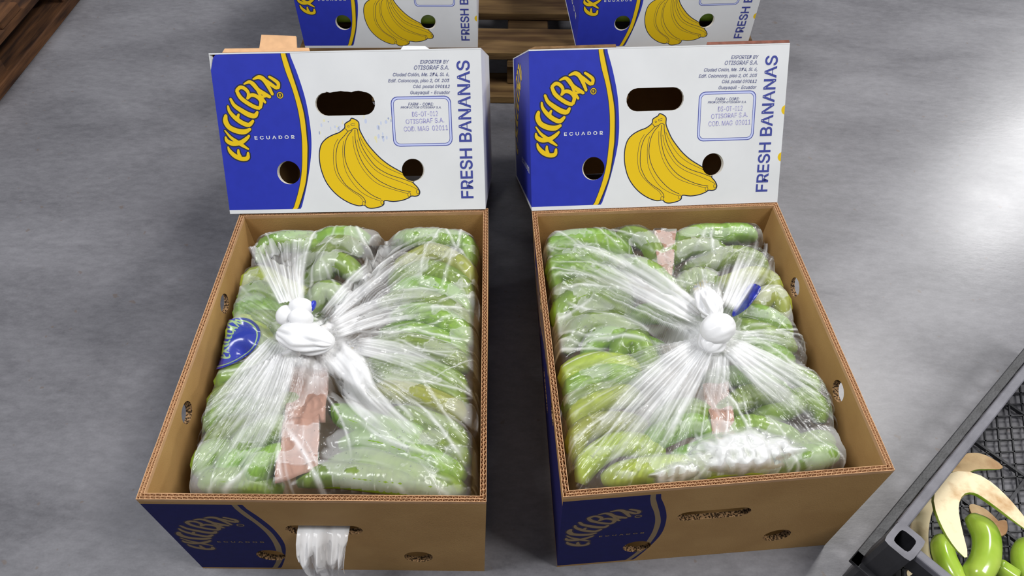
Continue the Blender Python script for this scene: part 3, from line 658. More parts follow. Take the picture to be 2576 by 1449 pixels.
def film(rc, fwd, inv, tubes, knot, gathers, ml, mr, root, seed, zk, sheets=()):
    t1 = np.linspace(0, 1, NT); S_, T_ = np.meshgrid(np.linspace(0, 1, NS), t1)
    L0 = (ml[0] * (1 - T_) + ml[1] * T_ + TH + .0015) / .39; R0 = 1 - (mr[0] * (1 - T_) + mr[1] * T_ + TH + .0015) / .39
    sw = S_; S2 = L0 + (R0 - L0) * sw; T2 = (TH + .002) / .48 + (1 - (2 * TH + .008) / .48) * T_
    P_ = fwd(S2, T2); X_, Y_ = P_[..., 0], P_[..., 1]
    ob = np.full(X_.shape, .150)
    for pts, r in tubes:
        C_ = catmull(pts, 10)
        lo = C_.min(0) - r; hi = C_.max(0) + r
        sel = np.where((X_ > lo[0]) & (X_ < hi[0]) & (Y_ > lo[1]) & (Y_ < hi[1]))
        xs, ys = X_[sel], Y_[sel]; d2 = (xs[:, None] - C_[:, 0]) ** 2 + (ys[:, None] - C_[:, 1]) ** 2
        h = np.where(d2 < r * r, C_[:, 2] + np.sqrt(np.maximum(0, r * r - d2)), 0).max(1)
        ob[sel] = np.maximum(ob[sel], h)
    for qd, z0 in sheets:
        pg = np.array([px(a, b_, z0)[:2] for a, b_ in qd]); c_ = pg.mean(0); pg = c_ + (pg - c_) * 1.05
        w = winding(np.c_[X_.ravel(), Y_.ravel()], pg).reshape(X_.shape) != 0; ob[w] = np.maximum(ob[w], z0 + .0065)
    z = ob.copy()
    def blur(a, k=1):
        for _ in range(k):
            p = np.pad(a, 1, mode='edge'); a = (p[:-2, 1:-1] + p[2:, 1:-1] + p[1:-1, :-2] + p[1:-1, 2:] + 2 * a) / 6
        return a
    for _ in range(50): z = np.maximum(ob + .0012, blur(z, 2) - .00002)
    kx, ky = knot; R_ = np.hypot(X_ - kx, Y_ - ky)
    op = np.zeros_like(z); lift = np.zeros_like(z)
    for (tx, ty), hw, hk, nf, st, ln in gathers:
        e_ = px(tx, ty, .225); dx, dy = e_.x - kx, e_.y - ky; Ln = math.hypot(dx, dy); dx /= Ln; dy /= Ln; Ln *= ln
        a = (X_ - kx) * dx + (Y_ - ky) * dy; b_ = -(X_ - kx) * dy + (Y_ - ky) * dx
        al = np.clip(a / Ln, 0, 1.0); wd_ = hk + (hw - hk) * al; q = b_ / wd_
        ins = sstep(1.15, .8, np.abs(q)) * (a > -.004) * sstep(1.25, .85, a / Ln)
        u = q * nf + .25 * vnoise(q * 2, al * 2, seed + int(tx), 3) ; f = np.abs((u % 1) - .5) * 2
        f2 = np.abs(((u * 2.7 + .3) % 1) - .5) * 2
        fine = vnoise(q * nf * 2.3 + 5, al * .8, seed + int(ty), 2.0)
        hgt = zk - (zk - .226) * al ** .75
        lift = np.maximum(lift, ins * np.maximum(0, hgt - z))
        z = z + ins * (.0030 * f + .0010 * f2) * (1 - .45 * al)
        op = np.maximum(op, ins * st * (1 - .6 * al) * (.10 + .9 * np.clip(f * .5 + fine * .7, 0, 1) ** 2) * sstep(1.0, .6, al / (.55 + .6 * vnoise(q * nf * 1.1, q * 0, seed + int(ty) + 2, 1.0))))
    z = z + lift * .85
    cr = creases(X_, Y_, seed); z = z + (cr - cr.mean()) * .19
    z = np.maximum(z, ob + .0007)
    dw = np.minimum.reduce([(sw) * .37, (1 - sw) * .37, (T_) * .46, (1 - T_) * .46])
    cap = .150 + .0 * z; q = np.clip(dw / .011, 0, 1); q = np.sqrt(np.maximum(0, 1 - (1 - q) ** 2))
    z = .14 + (z - .14) * q
    gap = z - ob
    pn = vnoise(X_ * .55, Y_ * 1.5, seed + 5, 40) * .68 + vnoise(X_, Y_, seed + 6, 95) * .24 + vnoise(X_, Y_, seed + 8, 230) * .08
    wet = (.10 + .90 * sstep(.44, .48, pn)) * (.75 + .5 * vnoise(X_, Y_, seed + 14, 40))          # wet film clings clear, dry film is hazy
    base = .02 + (.27 * wet) * sstep(.010, .0025, gap) + .05 * sstep(.003, .014, gap)
    edge = np.exp(-((pn - .48) / .010) ** 2) * .16
    crk = sstep(.62, .95, np.abs(cr - blur(cr, 3)) / (np.abs(cr - blur(cr, 3)).max() * .6 + 1e-9)) * .35
    r_ = np.random.RandomState(seed + 77); st_ = np.zeros_like(z)
    for _ in range(95):
        i_, j_ = r_.randint(NS), r_.randint(NT); cx_, cy_ = X_[j_, i_], Y_[j_, i_]; rad = math.atan2(cy_ - ky, cx_ - kx) + r_.normal(0, .35)
        a = (X_ - cx_) * math.cos(rad) + (Y_ - cy_) * math.sin(rad); b_ = -(X_ - cx_) * math.sin(rad) + (Y_ - cy_) * math.cos(rad); ln2 = r_.uniform(.015, .06); w2 = r_.uniform(.0006, .0030)
        g_ = np.exp(-(a / ln2) ** 4) * np.exp(-((b_ + a * a * r_.uniform(-4, 4)) / w2) ** 2); st_ = np.maximum(st_, g_ * r_.uniform(.2, .6)); z = z + g_ * w2 * .5
    op = np.maximum(op, st_)
    core = sstep(.075, .02, R_) * .8
    op = np.clip(np.maximum(op, core) + base * (1 - op * .5) + edge + crk * .6, 0, .95)
    V = np.c_[X_.ravel(), Y_.ravel(), z.ravel()]
    i = np.arange(NS * NT).reshape(NT, NS); Fq = np.c_[i[:-1, :-1].ravel(), i[:-1, 1:].ravel(), i[1:, 1:].ravel(), i[1:, :-1].ravel()]
    o = mk('film', V, Fq, FILM, smooth=True); put(o, root); attr(o, 'op', op)
    def zf(x, y):
        s, t = inv(x, y); t_ = (t - (TH + .002) / .48) / (1 - (2 * TH + .008) / .48); tc_ = np.clip(t, 0, 1)
        l0 = (ml[0] * (1 - tc_) + ml[1] * tc_ + TH + .0015) / .39; r0 = 1 - (mr[0] * (1 - tc_) + mr[1] * tc_ + TH + .0015) / .39
        s_ = (s - l0) / (r0 - l0); a = np.clip(s_ * (NS - 1), 0, NS - 1.001); b_ = np.clip(t_ * (NT - 1), 0, NT - 1.001)
        ia, ib = a.astype(int), b_.astype(int); fa, fb = a - ia, b_ - ib
        return (z[ib, ia] * (1 - fa) + z[ib, ia + 1] * fa) * (1 - fb) + (z[ib + 1, ia] * (1 - fa) + z[ib + 1, ia + 1] * fa) * fb
    return zf, (X_, Y_, z, pn)
def pxw(x, y, z): 
    v = px(x, y, z); return v.x, v.y
def ribbon(zf, path, nf, amp, off, op0, op1, root, seed, name='gathered_film', na=46, nb=None, zend=None, ragged=0.0):
    """accordion-pleated band of film: path = [(px, py, half width px, lift)]"""
    nb = nb or max(12, nf * 6); P_ = catmull(np.array(path, float), 12); d = np.r_[0, np.cumsum(np.hypot(*np.diff(P_[:, :2], axis=0).T))]
    u = np.linspace(0, d[-1], na); P_ = np.c_[[np.interp(u, d, P_[:, k]) for k in range(4)]].T
    T = np.gradient(P_[:, :2], axis=0); T /= np.linalg.norm(T, axis=1)[:, None]; N_ = np.c_[-T[:, 1], T[:, 0]]
    q = np.linspace(-1, 1, nb); al = np.linspace(0, 1, na); QQ, AA = np.meshgrid(q, al)
    rg = 1 + ragged * (vnoise(q * 3, q * 0, seed, 2.1) - .5) * 2
    idx = np.clip(AA * rg[None, :] * (na - 1), 0, na - 1); i0 = np.minimum(idx.astype(int), na - 2); fr = idx - i0
    ce = P_[i0] * (1 - fr)[..., None] + P_[i0 + 1] * fr[..., None]; nn = N_[i0]
    X2 = ce[..., 0] + nn[..., 0] * QQ * ce[..., 2]; Y2 = ce[..., 1] + nn[..., 1] * QQ * ce[..., 2]
    D = np.array([FW + R2 * ((a - 1288) / F) - U2 * ((b_ - 724.5) / F) for a, b_ in zip(X2.ravel(), Y2.ravel())])
    zz = np.full(len(D), .24)
    for _ in range(4):
        tt = (zz - CH) / D[:, 2]; wx, wy = D[:, 0] * tt, D[:, 1] * tt; zz = .5 * zz + .5 * (zf(wx, wy) + off + ce[..., 3].ravel())
    uu = QQ * nf / 2 + .3 * vnoise(QQ * 2, AA, seed, 2.5); f = np.abs((uu % 1) - .5) * 2; fine = vnoise(QQ * nf * 2, AA * 1.2, seed + 3, 2.2)
    edge = 1 - np.abs(QQ) ** 6
    zz = zz + ((f * amp + fine * amp * .5) * (.35 + .65 * AA ** .5) * edge).ravel()
    o_ = (op0 + (op1 - op0) * AA ** .8) * (.30 + .85 * np.clip(.45 * f + .75 * fine, 0, 1) ** 1.6 * (1 + .0 * AA) + .35 * (1 - AA) ** 2); o_ = np.clip(o_ * sstep(1.02, .8, np.abs(QQ) + 0 * AA), 0, .96)
    if not ragged: o_ = o_ * sstep(-.02, .10, AA) * sstep(1.0, .45, AA / (.55 + .75 * vnoise(QQ * nf * 1.1, QQ * 0, seed + 7, 1.0)))
    V = np.c_[wx, wy, zz]; i = np.arange(na * nb).reshape(na, nb)
    Fq = np.c_[i[:-1, :-1].ravel(), i[:-1, 1:].ravel(), i[1:, 1:].ravel(), i[1:, :-1].ravel()]
    o = mk(name, V, Fq, FILM, smooth=True); put(o, root); attr(o, 'op', o_); return o
def lump(name, c, rad, ax, root, seed, ridges=9, amp=.12, m=None, opv=.93, crum=.0):
    """wrung film lump: ellipsoid with ridges running along its axis"""
    az = Vector(ax).normalized(); s = az.cross(Vector((.3, .2, 1))).normalized(); t = az.cross(s); V, Fc = [], []; nu, nv = 64, 30; c = Vector(c)
    r_ = random.Random(seed); ph = [r_.uniform(0, 6) for _ in range(4)]
    for j in range(nv + 1):
        v = math.pi * j / nv
        for i in range(nu):
            a = 2 * math.pi * i / nu
            k = 1 + amp * (abs(math.sin(ridges / 2 * a + ph[0] + .6 * math.cos(v * 2))) - .5) * (.4 + abs(math.cos(v))) + crum * (mnoise.noise(Vector((math.cos(a) * 2.2 + seed, math.sin(a) * 2.2, v * 1.6))))
            V.append(c + az * (-math.cos(v) * rad[0]) + s * (math.sin(v) * math.cos(a) * rad[1] * k) + t * (math.sin(v) * math.sin(a) * rad[2] * k))
    for j in range(nv):
        for i in range(nu): Fc.append((j * nu + i, j * nu + (i + 1) % nu, (j + 1) * nu + (i + 1) % nu, (j + 1) * nu + i))
    o = mk(name, V, Fc, m or FILM, smooth=True); put(o, root)
    if not m: attr(o, 'op', [opv] * len(V))
    return o
def patch(zf, cx, cy, rx, ry, rot, amp, opv, root, seed, name='crumpled_film', n_=70, off=.002, asym=0):
    q = np.linspace(-1, 1, n_); A_, B_ = np.meshgrid(q, q); co, si = math.cos(rot), math.sin(rot)
    X2 = cx + A_ * rx * co - B_ * ry * si; Y2 = cy + A_ * rx * si + B_ * ry * co
    D = np.array([FW + R2 * ((a - 1288) / F) - U2 * ((b_ - 724.5) / F) for a, b_ in zip(X2.ravel(), Y2.ravel())])
    rr_ = np.hypot(A_, B_) + .25 * (vnoise(A_, B_, seed + 9, 3.2) - .5); fall = sstep(1.0, .45, rr_)
    zz = np.full(len(D), .24); cr = None
    for _ in range(4):
        tt = (zz - CH) / D[:, 2]; wx, wy = D[:, 0] * tt, D[:, 1] * tt
        cr = creases(wx * 2.2, wy * 1.5, seed); cr = cr - cr.min(); cr = cr / cr.max()
        zz = .5 * zz + .5 * (zf(wx, wy) + off - .006 * (1 - fall.ravel()) + fall.ravel() * amp * (cr * 1.0 + .1))
    o_ = np.clip(opv * fall.ravel() * (.42 + 1.0 * cr), 0, .96); V = np.c_[wx, wy, zz]; i = np.arange(n_ * n_).reshape(n_, n_)
    Fq = np.c_[i[:-1, :-1].ravel(), i[:-1, 1:].ravel(), i[1:, 1:].ravel(), i[1:, :-1].ravel()]
    keep = fall[:-1, :-1].ravel() > .02
    o = mk(name, V, Fq[keep], FILM, smooth=True); put(o, root); attr(o, 'op', o_); return o
DROP = bpy.data.materials.new('water_droplet'); DROP.use_nodes = True
b = DROP.node_tree.nodes['Principled BSDF']; b.inputs['Transmission Weight'].default_value = .9; b.inputs['Roughness'].default_value = .03; b.inputs['IOR'].default_value = 1.33; b.inputs['Base Color'].default_value = (.97, .98, 1, 1)
def droplets(F_, root, seed, cnt=420):
    X_, Y_, z, pn = F_; r_ = np.random.RandomState(seed); V, Fc = [], []
    bm = bmesh.new(); bmesh.ops.create_icosphere(bm, subdivisions=1, radius=1); bv = np.array([v.co[:] for v in bm.verts]); bf = [[v.index for v in f.verts] for f in bm.faces]; bm.free()
    k = 0
    while k < cnt:
        j, i = r_.randint(12, z.shape[0] - 12), r_.randint(10, z.shape[1] - 10)
        if pn[j, i] < .44 or vnoise(X_[j, i], Y_[j, i], seed, 14) < .5: 
            if r_.rand() < .93: continue
        rad = r_.uniform(.0005, .0012); c = np.array([X_[j, i], Y_[j, i], z[j, i] + .0003]); n0 = len(V)
        V.extend((bv * [rad, rad, rad * .6] + c).tolist()); Fc.extend([[a + n0 for a in f] for f in bf]); k += 1
    o = mk('water_droplets', V, Fc, DROP, smooth=True, kind='stuff'); put(o, root); return o

PINKP = mat('brown_liner_paper', (190, 150, 132), .8, .2, rgb2=(172, 132, 114), scale=18)
def liner(zf_unused, quads, label, seed):
    root = None
    for k, (qd, z0) in enumerate(quads):
        c = [px(x, y, z0) for x, y in qd]; N_ = 14; V, Fc = [], []
        for j in range(N_ + 1):
            for i in range(N_ + 1):
                s, t = i / N_, j / N_; p = (c[0] * (1 - s) + c[1] * s) * (1 - t) + (c[3] * (1 - s) + c[2] * s) * t
                V.append((p.x, p.y, z0 + .004 * math.sin(9 * t + seed) + .002 * math.sin(7 * s + 3 * t)))
        for j in range(N_):
            for i in range(N_): a = j * (N_ + 1) + i; Fc.append((a, a + 1, a + N_ + 2, a + N_ + 1))
        if root is None: root = empty('paper_liner', (c[0] + c[2]) / 2, label, 'paper')
        o = mk('paper_sheet', V, Fc, PINKP, smooth=True); put(o, root)
        sm = o.modifiers.new('t', 'SOLIDIFY'); sm.thickness = .0006

# left tray
mlA, mrA = (.030, .008), (.001, .001)
fwd, inv, tubes = fill(A_r, A_TOP, 'left', mlA, mrA)
bagA = empty('plastic_bag', px(770, 850, .25), 'knotted clear plastic bag in the left tray with blue oval print and pleated tail', 'plastic bag')
KA = pxw(775, 850, .262)
GA = [((520,1110), .062, .012, 9, .85, 1.05), ((1110,600), .050, .012, 7, .8, 1.0), ((1150,790), .050, .012, 5, .6, .9), ((1130,1120), .034, .010, 3, .85, 1.1),
      ((1190,960), .050, .010, 6, .5, .9), ((560,1230), .060, .012, 10, .6, .95), ((620,720), .045, .012, 5, .45, 1.0), ((760,1060), .045, .012, 5, .5, .8)]
SHA = [([(735,925),(830,925),(818,1060),(715,1075)], .230), ([(715,1060),(805,1045),(800,1180),(690,1215)], .229)]
zfA, FA = film(A_r, fwd, inv, tubes, KA, GA, mlA, mrA, bagA, 11, .262, SHA)
liner(None, SHA, 'pinkish brown paper liner between the banana rows of the left tray', 1)
R_ = lambda zf, root, sd: (lambda *a, **k: ribbon(zf, *a, root=root, seed=sd, **k))
ribbon(zfA, [(735,760,34,.012),(722,710,48,.016),(712,660,66,.016),(705,612,84,.014)], 9, 0.0055, .010, .95, .55, bagA, 21, name='pleated_tail', ragged=.10)
ribbon(zfA, [(700,860,26,.012),(640,940,44,.006),(570,1040,52,.001),(505,1130,52,-.001)], 9, 0.0033, .003, .9, 0.27, bagA, 22)
ribbon(zfA, [(820,800,22,.012),(900,720,34,.006),(1000,640,34,.002),(1110,585,22,0)], 6, 0.0033, .003, .9, 0.30, bagA, 23)
ribbon(zfA, [(840,830,26,.010),(940,790,36,.005),(1040,770,36,.002),(1140,775,30,0)], 5, 0.0033, .003, .85, 0.21, bagA, 24)
ribbon(zfA, [(830,880,40,.012),(880,935,46,.012),(915,1000,44,.004),(1000,1080,36,.001),(1100,1160,32,0)], 3, 0.0033, .003, .95, 0.45, bagA, 25)
ribbon(zfA, [(900,870,22,.008),(1000,890,30,.003),(1100,930,28,.001),(1190,980,20,0)], 5, 0.0022, .003, .7, 0.24, bagA, 26)
ribbon(zfA, [(720,890,30,.012),(690,980,40,.004),(640,1090,40,.001),(560,1220,34,0)], 8, 0.0028, .003, .75, 0.24, bagA, 27)
patch(zfA, 775, 850, 105, 52, -.30, .016, 1.5, bagA, 31, off=.008)
patch(zfA, 885, 925, 60, 80, -.3, .010, 1.3, bagA, 32, off=.004)
def at3(x, y, z): return px(x, y, z)
lump('knot', at3(768, 850, .268), (.042, .023, .017), (1, -.35, .1), bagA, 3, 11, .18, crum=.25)
lump('knot', at3(718, 793, .272), (.014, .0125, .0125), (.3, 1, .1), bagA, 4, 5, .08)
lump('knot', at3(758, 772, .278), (.0125, .0165, .012), (0, 1, .15), bagA, 5, 5, .05)
lump('knot', at3(757, 800, .277), (.0125, .0165, .012), (0, 1, .15), bagA, 6, 5, .05)
BAGBLUE = mat('blue_film_print', (48, 62, 190), .3, .5, rgb2=(30, 40, 130), scale=60)
lump('printed_film_end', at3(786, 770, .276), (.009, .004, .006), (.2, 1, 0), bagA, 7, 3, .2, m=BAGBLUE)
droplets(FA, bagA, 3)
# right tray
mlB, mrB = (.003, .003), (.022, .010)
fwd, inv, tubes = fill(B_r, B_TOP, 'right', mlB, mrB)
bagB = empty('plastic_bag', px(1800, 830, .25), 'knotted clear plastic bag in the right tray with round white ball knot and crumpled front', 'plastic bag')
KB = pxw(1795, 830, .268)
GB = [((1400,640), .048, .012, 6, .8, 1.0), ((1900,610), .042, .012, 5, .85, 1.0), ((1470,1180), .062, .012, 8, .8, 1.0), ((2090,1060), .058, .012, 8, .8, 1.0),
      ((1620,1180), .045, .010, 5, .65, 1.0), ((1440,1010), .05, .01, 6, .5, 1.0), ((2050,900), .05, .010, 5, .45, .9), ((1830,1100), .05, .012, 5, .45, .8), ((1700,650), .05, .012, 4, .35, .9)]
SHB = [([(1645,585),(1700,585),(1690,700),(1655,700)], .226), ([(1765,970),(1830,965),(1850,1090),(1795,1100)], .228)]
zfB, FB = film(B_r, fwd, inv, tubes, KB, GB, mlB, mrB, bagB, 17, .268, SHB)
liner(None, SHB, 'pale brown paper liner between the banana rows of the right tray', 2)
liner(None, [([(1900,1120),(2080,1120),(2070,1215),(1880,1225)], .202)], 'brown paper liner at the front right corner of the right tray', 4)
ribbon(zfB, [(1762,800,26,.012),(1660,735,44,.012),(1530,665,48,.008),(1420,630,44,.003),(1365,640,36,.001)], 5, 0.0039, .004, .9, 0.39, bagB, 41)
ribbon(zfB, [(1830,780,24,.012),(1865,710,34,.012),(1895,640,40,.008),(1905,585,34,.003)], 5, 0.0044, .004, .92, 0.42, bagB, 42)
ribbon(zfB, [(1755,870,26,.012),(1670,950,50,.006),(1570,1060,62,.001),(1480,1190,62,0)], 8, 0.0033, .003, .92, 0.27, bagB, 43)
ribbon(zfB, [(1830,870,26,.012),(1920,930,46,.006),(2020,1000,56,.001),(2105,1080,50,0)], 7, 0.0033, .003, .92, 0.30, bagB, 44)
ribbon(zfB, [(1780,880,22,.012),(1720,980,34,.004),(1660,1090,34,.001),(1600,1190,28,0)], 4, 0.0033, .003, .9, 0.33, bagB, 45)
ribbon(zfB, [(1810,890,26,.010),(1800,960,36,.004),(1780,1040,34,.001)], 4, 0.0028, .003, .8, 0.15, bagB, 46)
ribbon(zfB, [(1860,850,14,.008),(1940,850,22,.004),(2030,880,20,.001)], 4, 0.0022, .003, .6, 0.15, bagB, 47)
patch(zfB, 1870, 1138, 165, 66, -.10, .013, 1.25, bagB, 51, off=.003)
patch(zfB, 1700, 1190, 80, 36, -.2, .010, .8, bagB, 53, off=.002)
patch(zfB, 1780, 755, 50, 60, .1, .014, 1.3, bagB, 52, off=.010)
lump('knot', at3(1806, 826, .282), (.0245, .0205, .018), (1, .6, .1), bagB, 8, 4, .04, crum=.1)
lump('knot', at3(1782, 762, .278), (.026, .016, .014), (.15, -1, .1), bagB, 9, 9, .25, crum=.5)
lump('knot', at3(1790, 860, .268), (.018, .018, .012), (.5, 1, .1), bagB, 10, 9, .15, crum=.2)
droplets(FB, bagB, 5)
BLUET = bpy.data.materials.new('blue_film_print_clear'); BLUET.use_nodes = True
b = BLUET.node_tree.nodes['Principled BSDF']; b.inputs['Base Color'].default_value = lin((36, 50, 170)); b.inputs['Roughness'].default_value = .2; b.inputs['Alpha'].default_value = .72
BLUEL = bpy.data.materials.new('pale_film_letter'); BLUEL.use_nodes = True
b = BLUEL.node_tree.nodes['Principled BSDF']; b.inputs['Base Color'].default_value = lin((170, 205, 150)); b.inputs['Roughness'].default_value = .25; b.inputs['Alpha'].default_value = .55
def film_print(zf, out, shapes, mats_base, parent, name='printed_mark', off=.002):
    des = build_design(np.array(out, float), shapes, [], 6.0)
    def P3(u, v, n=0):
        z = .235
        for _ in range(6):
            w = px(u, v, z); z = .5 * z + .5 * (float(zf(np.array(w.x), np.array(w.y))) + off)
        return px(u, v, z)
    uv, T, mi, ms = des; V = [P3(*q) for q in uv]
    return put(mk(name, V, [tuple(t[::-1]) for t in T], [mats_base] + ms, None, list(mi), smooth=True), parent)
oval = catmull([(548,822),(580,803),(620,800),(648,818),(655,845),(640,878),(605,905),(560,925),(512,932),(514,905),(526,865)], 5, True)
inner = (oval - oval.mean(0)) * .86 + oval.mean(0)
inner2 = (oval - oval.mean(0)) * .91 + oval.mean(0)
CLEAR = FILM.copy(); CLEAR.name = 'clear_ring'
def lx(P):
    q = (np.asarray(P) - np.array([.070, .138])) / .12; a = -.25
    return np.c_[590 + 112 * (q[:, 0] * math.cos(a) + q[:, 1] * math.sin(a)) + 4, 856 - 88 * (-q[:, 0] * math.sin(a) + q[:, 1] * math.cos(a))]
sh = [(inner2, BLUEL), (inner, BLUET)]
for P_, w in LOGO:
    q = lx(cL(P_)); sh.append((stroke(q, np.array(w) * LS * 760), BLUEL))
film_print(zfA, oval, sh, BLUET, bagA)
stp = catmull([(1842,788),(1852,765),(1878,725),(1893,713),(1914,722),(1906,742),(1880,775),(1848,796)], 3, True)
film_print(zfB, stp, [], BAGBLUE, bagB, off=.0045)
# tuft of film hanging out of the front hand hole of the left tray
def tuft():
    nb, na = 90, 40; q = np.linspace(-1, 1, nb); al = np.linspace(0, 1, na); QQ, AA = np.meshgrid(q, al)
    x0 = px(816, 1335, .142).x; len_ = .050 + .030 * vnoise(q * 3, q * 0, 5, 2.3) - .024 * np.abs(q + .1) ** 1.5 + .022 * np.abs(((q * 3.2 + .2) % 1) - .5)
    f = np.abs(((QQ * 2.2 + .9 * vnoise(QQ, AA, 8, 2)) % 1) - .5) * 2
    cr = creases(QQ * .05 + 1, AA * .05, 77); cr = (cr - cr.min()) / (cr.max() - cr.min())
    x = x0 + QQ * (.033 - .007 * AA) + .006 * AA * (cr - .5) + .004 * (vnoise(QQ, AA, 3, 4) - .5) * AA
    y = .333 - .004 - AA * (.020) - (.012 * f + .016 * (cr - .3)) * np.minimum(1, AA * 3) - .006 * np.sin(AA * 3)
    z = .150 + .012 * (AA * 0) - AA * len_[None, :] - .004 * f * AA
    y = np.where(AA < .12, .333 + .016 - (AA / .12) * .024, y - .002); z = np.where(AA < .12, .1475 + .0 * AA, z)
    V = np.c_[x.ravel(), y.ravel(), z.ravel()]; i = np.arange(na * nb).reshape(na, nb)
    Fq = np.c_[i[:-1, :-1].ravel(), i[:-1, 1:].ravel(), i[1:, 1:].ravel(), i[1:, :-1].ravel()]
    o = mk('film_tuft', V, Fq, FILM, smooth=True); put(o, bagA); attr(o, 'op', np.clip(.42 + .40 * cr + .12 * f, 0, .85))
tuft()

# bananas showing through the vent holes of the rear cartons
for (x, y, side) in ((866, 68, 'left'), (1078, 72, 'left'), (1566, 66, 'right'), (1776, 64, 'right')):
    c = px(x, y - 6, .18); c = Vector((c.x, c.y + .045, .175))
    V, Fc, _ = banana_mesh(np.array([(-.07, .01, -.01), (-.03, 0, .005), (.03, 0, .005), (.07, .012, -.01)]), .019)
    o = mk('green_banana', V, Fc, GREEN, smooth=True, label='green banana behind the %s vent hole of the closed carton at the back %s' % ('left' if x in (866, 1566) else 'right', side), cat='banana', group='bananas inside the closed cartons'); o.location = c

# ------------------------------------------------------------------ black crate with cut bananas
PLAS = mat('black_crate_plastic', (34, 34, 37), .42, .5, rgb2=(46, 46, 50), scale=25, bump=.1, bscale=300)
PLASG = mat('worn_grey_crate_rim', (92, 91, 98), .5, .5, rgb2=(112, 111, 118), scale=30, bump=.1, bscale=300)
HC = .150
HP = px(2275, 1362, HC).xy; q0 = px(2326, 1250, HC).xy; q1 = px(2576, 938, HC).xy; d1 = (q1 - q0).normalized(); d2 = Vector((d1.y, -d1.x))
c0 = HP - d1 * .018 - d2 * .018
LA, LB = .58, .38
def cp(a, b_, z): v = c0 + d1 * a + d2 * b_; return Vector((v.x, v.y, z))
crate = empty('plastic_crate', cp(LA / 2, LB / 2, 0), 'black mesh-bottomed plastic crate at the lower right, worn grey rim', 'crate')
def cbox(nm, a0, a1, b0, b1, z0, z1, m, bev=.002):
    V, Fc = box8(cp(a0, b0, z0), cp(a1, b0, z0) - cp(a0, b0, z0), cp(a0, b1, z0) - cp(a0, b0, z0), Vector((0, 0, z1 - z0)))
    V = [V[i] for i in range(8)]; Fc = [f[::-1] for f in Fc]
    o = put(mk(nm, V, Fc, m), crate)
    if bev: bv = o.modifiers.new('b', 'BEVEL'); bv.width = bev; bv.segments = 2
    return o
# rim rails, walls, corner posts, bottom lattice
cbox('rim', .034, LA - .034, -.001, .012, HC - .012, HC, PLASG); cbox('rim', .036, LA - .036, LB - .012, LB + .001, HC - .012, HC, PLASG)
cbox('rim', .012, .024, .036, LB - .036, HC - .012, HC, PLASG); cbox('rim', LA - .024, LA - .012, .036, LB - .036, HC - .012, HC, PLASG)
for (a0, a1, b0, b1) in ((.030, LA - .030, .004, .008), (.030, LA - .030, LB - .008, LB - .004), (.014, .018, .030, LB - .030), (LA - .018, LA - .014, .030, LB - .030)):
    # each wall: lower and upper band with ribs between, openings stay open
    cbox('wall_band', a0, a1, b0, b1, .0, .040, PLAS, .001); cbox('wall_band', a0, a1, b0, b1, HC - .040, HC - .010, PLAS, .001)
    ln_ = max(a1 - a0, b1 - b0); nn_ = 9 if ln_ > .4 else 6
    for k in range(nn_):
        f_ = (k + .5) / nn_
        if a1 - a0 > b1 - b0: a = a0 + f_ * ln_; cbox('wall_rib', a - .006, a + .006, b0, b1, .038, HC - .038, PLAS, 0)
        else: bb = b0 + f_ * ln_; cbox('wall_rib', a0, a1, bb - .006, bb + .006, .038, HC - .038, PLAS, 0)
# outer foot flange seen as a dark line along the floor
cbox('outer_lip', -.010, LA, -.010, .003, .070, .076, PLAS, .001); cbox('outer_lip', -.010, .010, -.010, LB, .070, .076, PLAS, .001)
def corner(a, b_, sa, sb):
    V, Fc = [], []; N_ = 24; ro = .020; hole = .0115; c_ = .018
    def ring(r, z, sq):
        out = []
        for i in range(N_):
            t = 2 * math.pi * i / N_; x, y = math.cos(t), math.sin(t); k = (abs(x) ** sq + abs(y) ** sq) ** (-1 / sq)
            out.append(cp(a + sa * (c_ + x * r * k), b_ + sb * (c_ + y * r * k * .92), z))
        return out
    R4 = [ring(ro, 0, 8), ring(ro, HC + .002, 8), ring(hole, HC + .002, 5), ring(hole * .9, .02, 5)]
    for r in R4: V += r
    for q in range(3):
        for i in range(N_): Fc.append((q * N_ + i, q * N_ + (i + 1) % N_, (q + 1) * N_ + (i + 1) % N_, (q + 1) * N_ + i))
    Fc.append(tuple(3 * N_ + i for i in range(N_)))
    mi = [0] * N_ + [1] * N_ + [2] * N_ + [2]
    put(mk('corner_post', V, Fc, [PLAS, PLASG, PLAS], None, mi), crate)
for a, b_, sa, sb in ((0, 0, 1, 1), (LA, 0, -1, 1), (0, LB, 1, -1), (LA, LB, -1, -1)): corner(a, b_, sa, sb)
V, Fc = [], []
def bar2(p, q, w, z0, z1):
    p, q = Vector(p), Vector(q); t = (q - p).normalized(); nn_ = Vector((-t.y, t.x)) * w / 2; k = len(V)
    for z in (z0, z1):
        for v in (p - nn_, q - nn_, q + nn_, p + nn_): V.append((v.x, v.y, z))
    Fc.extend([tuple(k + i for i in f) for f in ((0, 3, 2, 1), (4, 5, 6, 7), (0, 1, 5, 4), (1, 2, 6, 5), (2, 3, 7, 6), (3, 0, 4, 7))])
def inside(p): 
    v = Vector(p) - c0; return .018 < v.dot(d1) < LA - .018 and .018 < v.dot(d2) < LB - .018
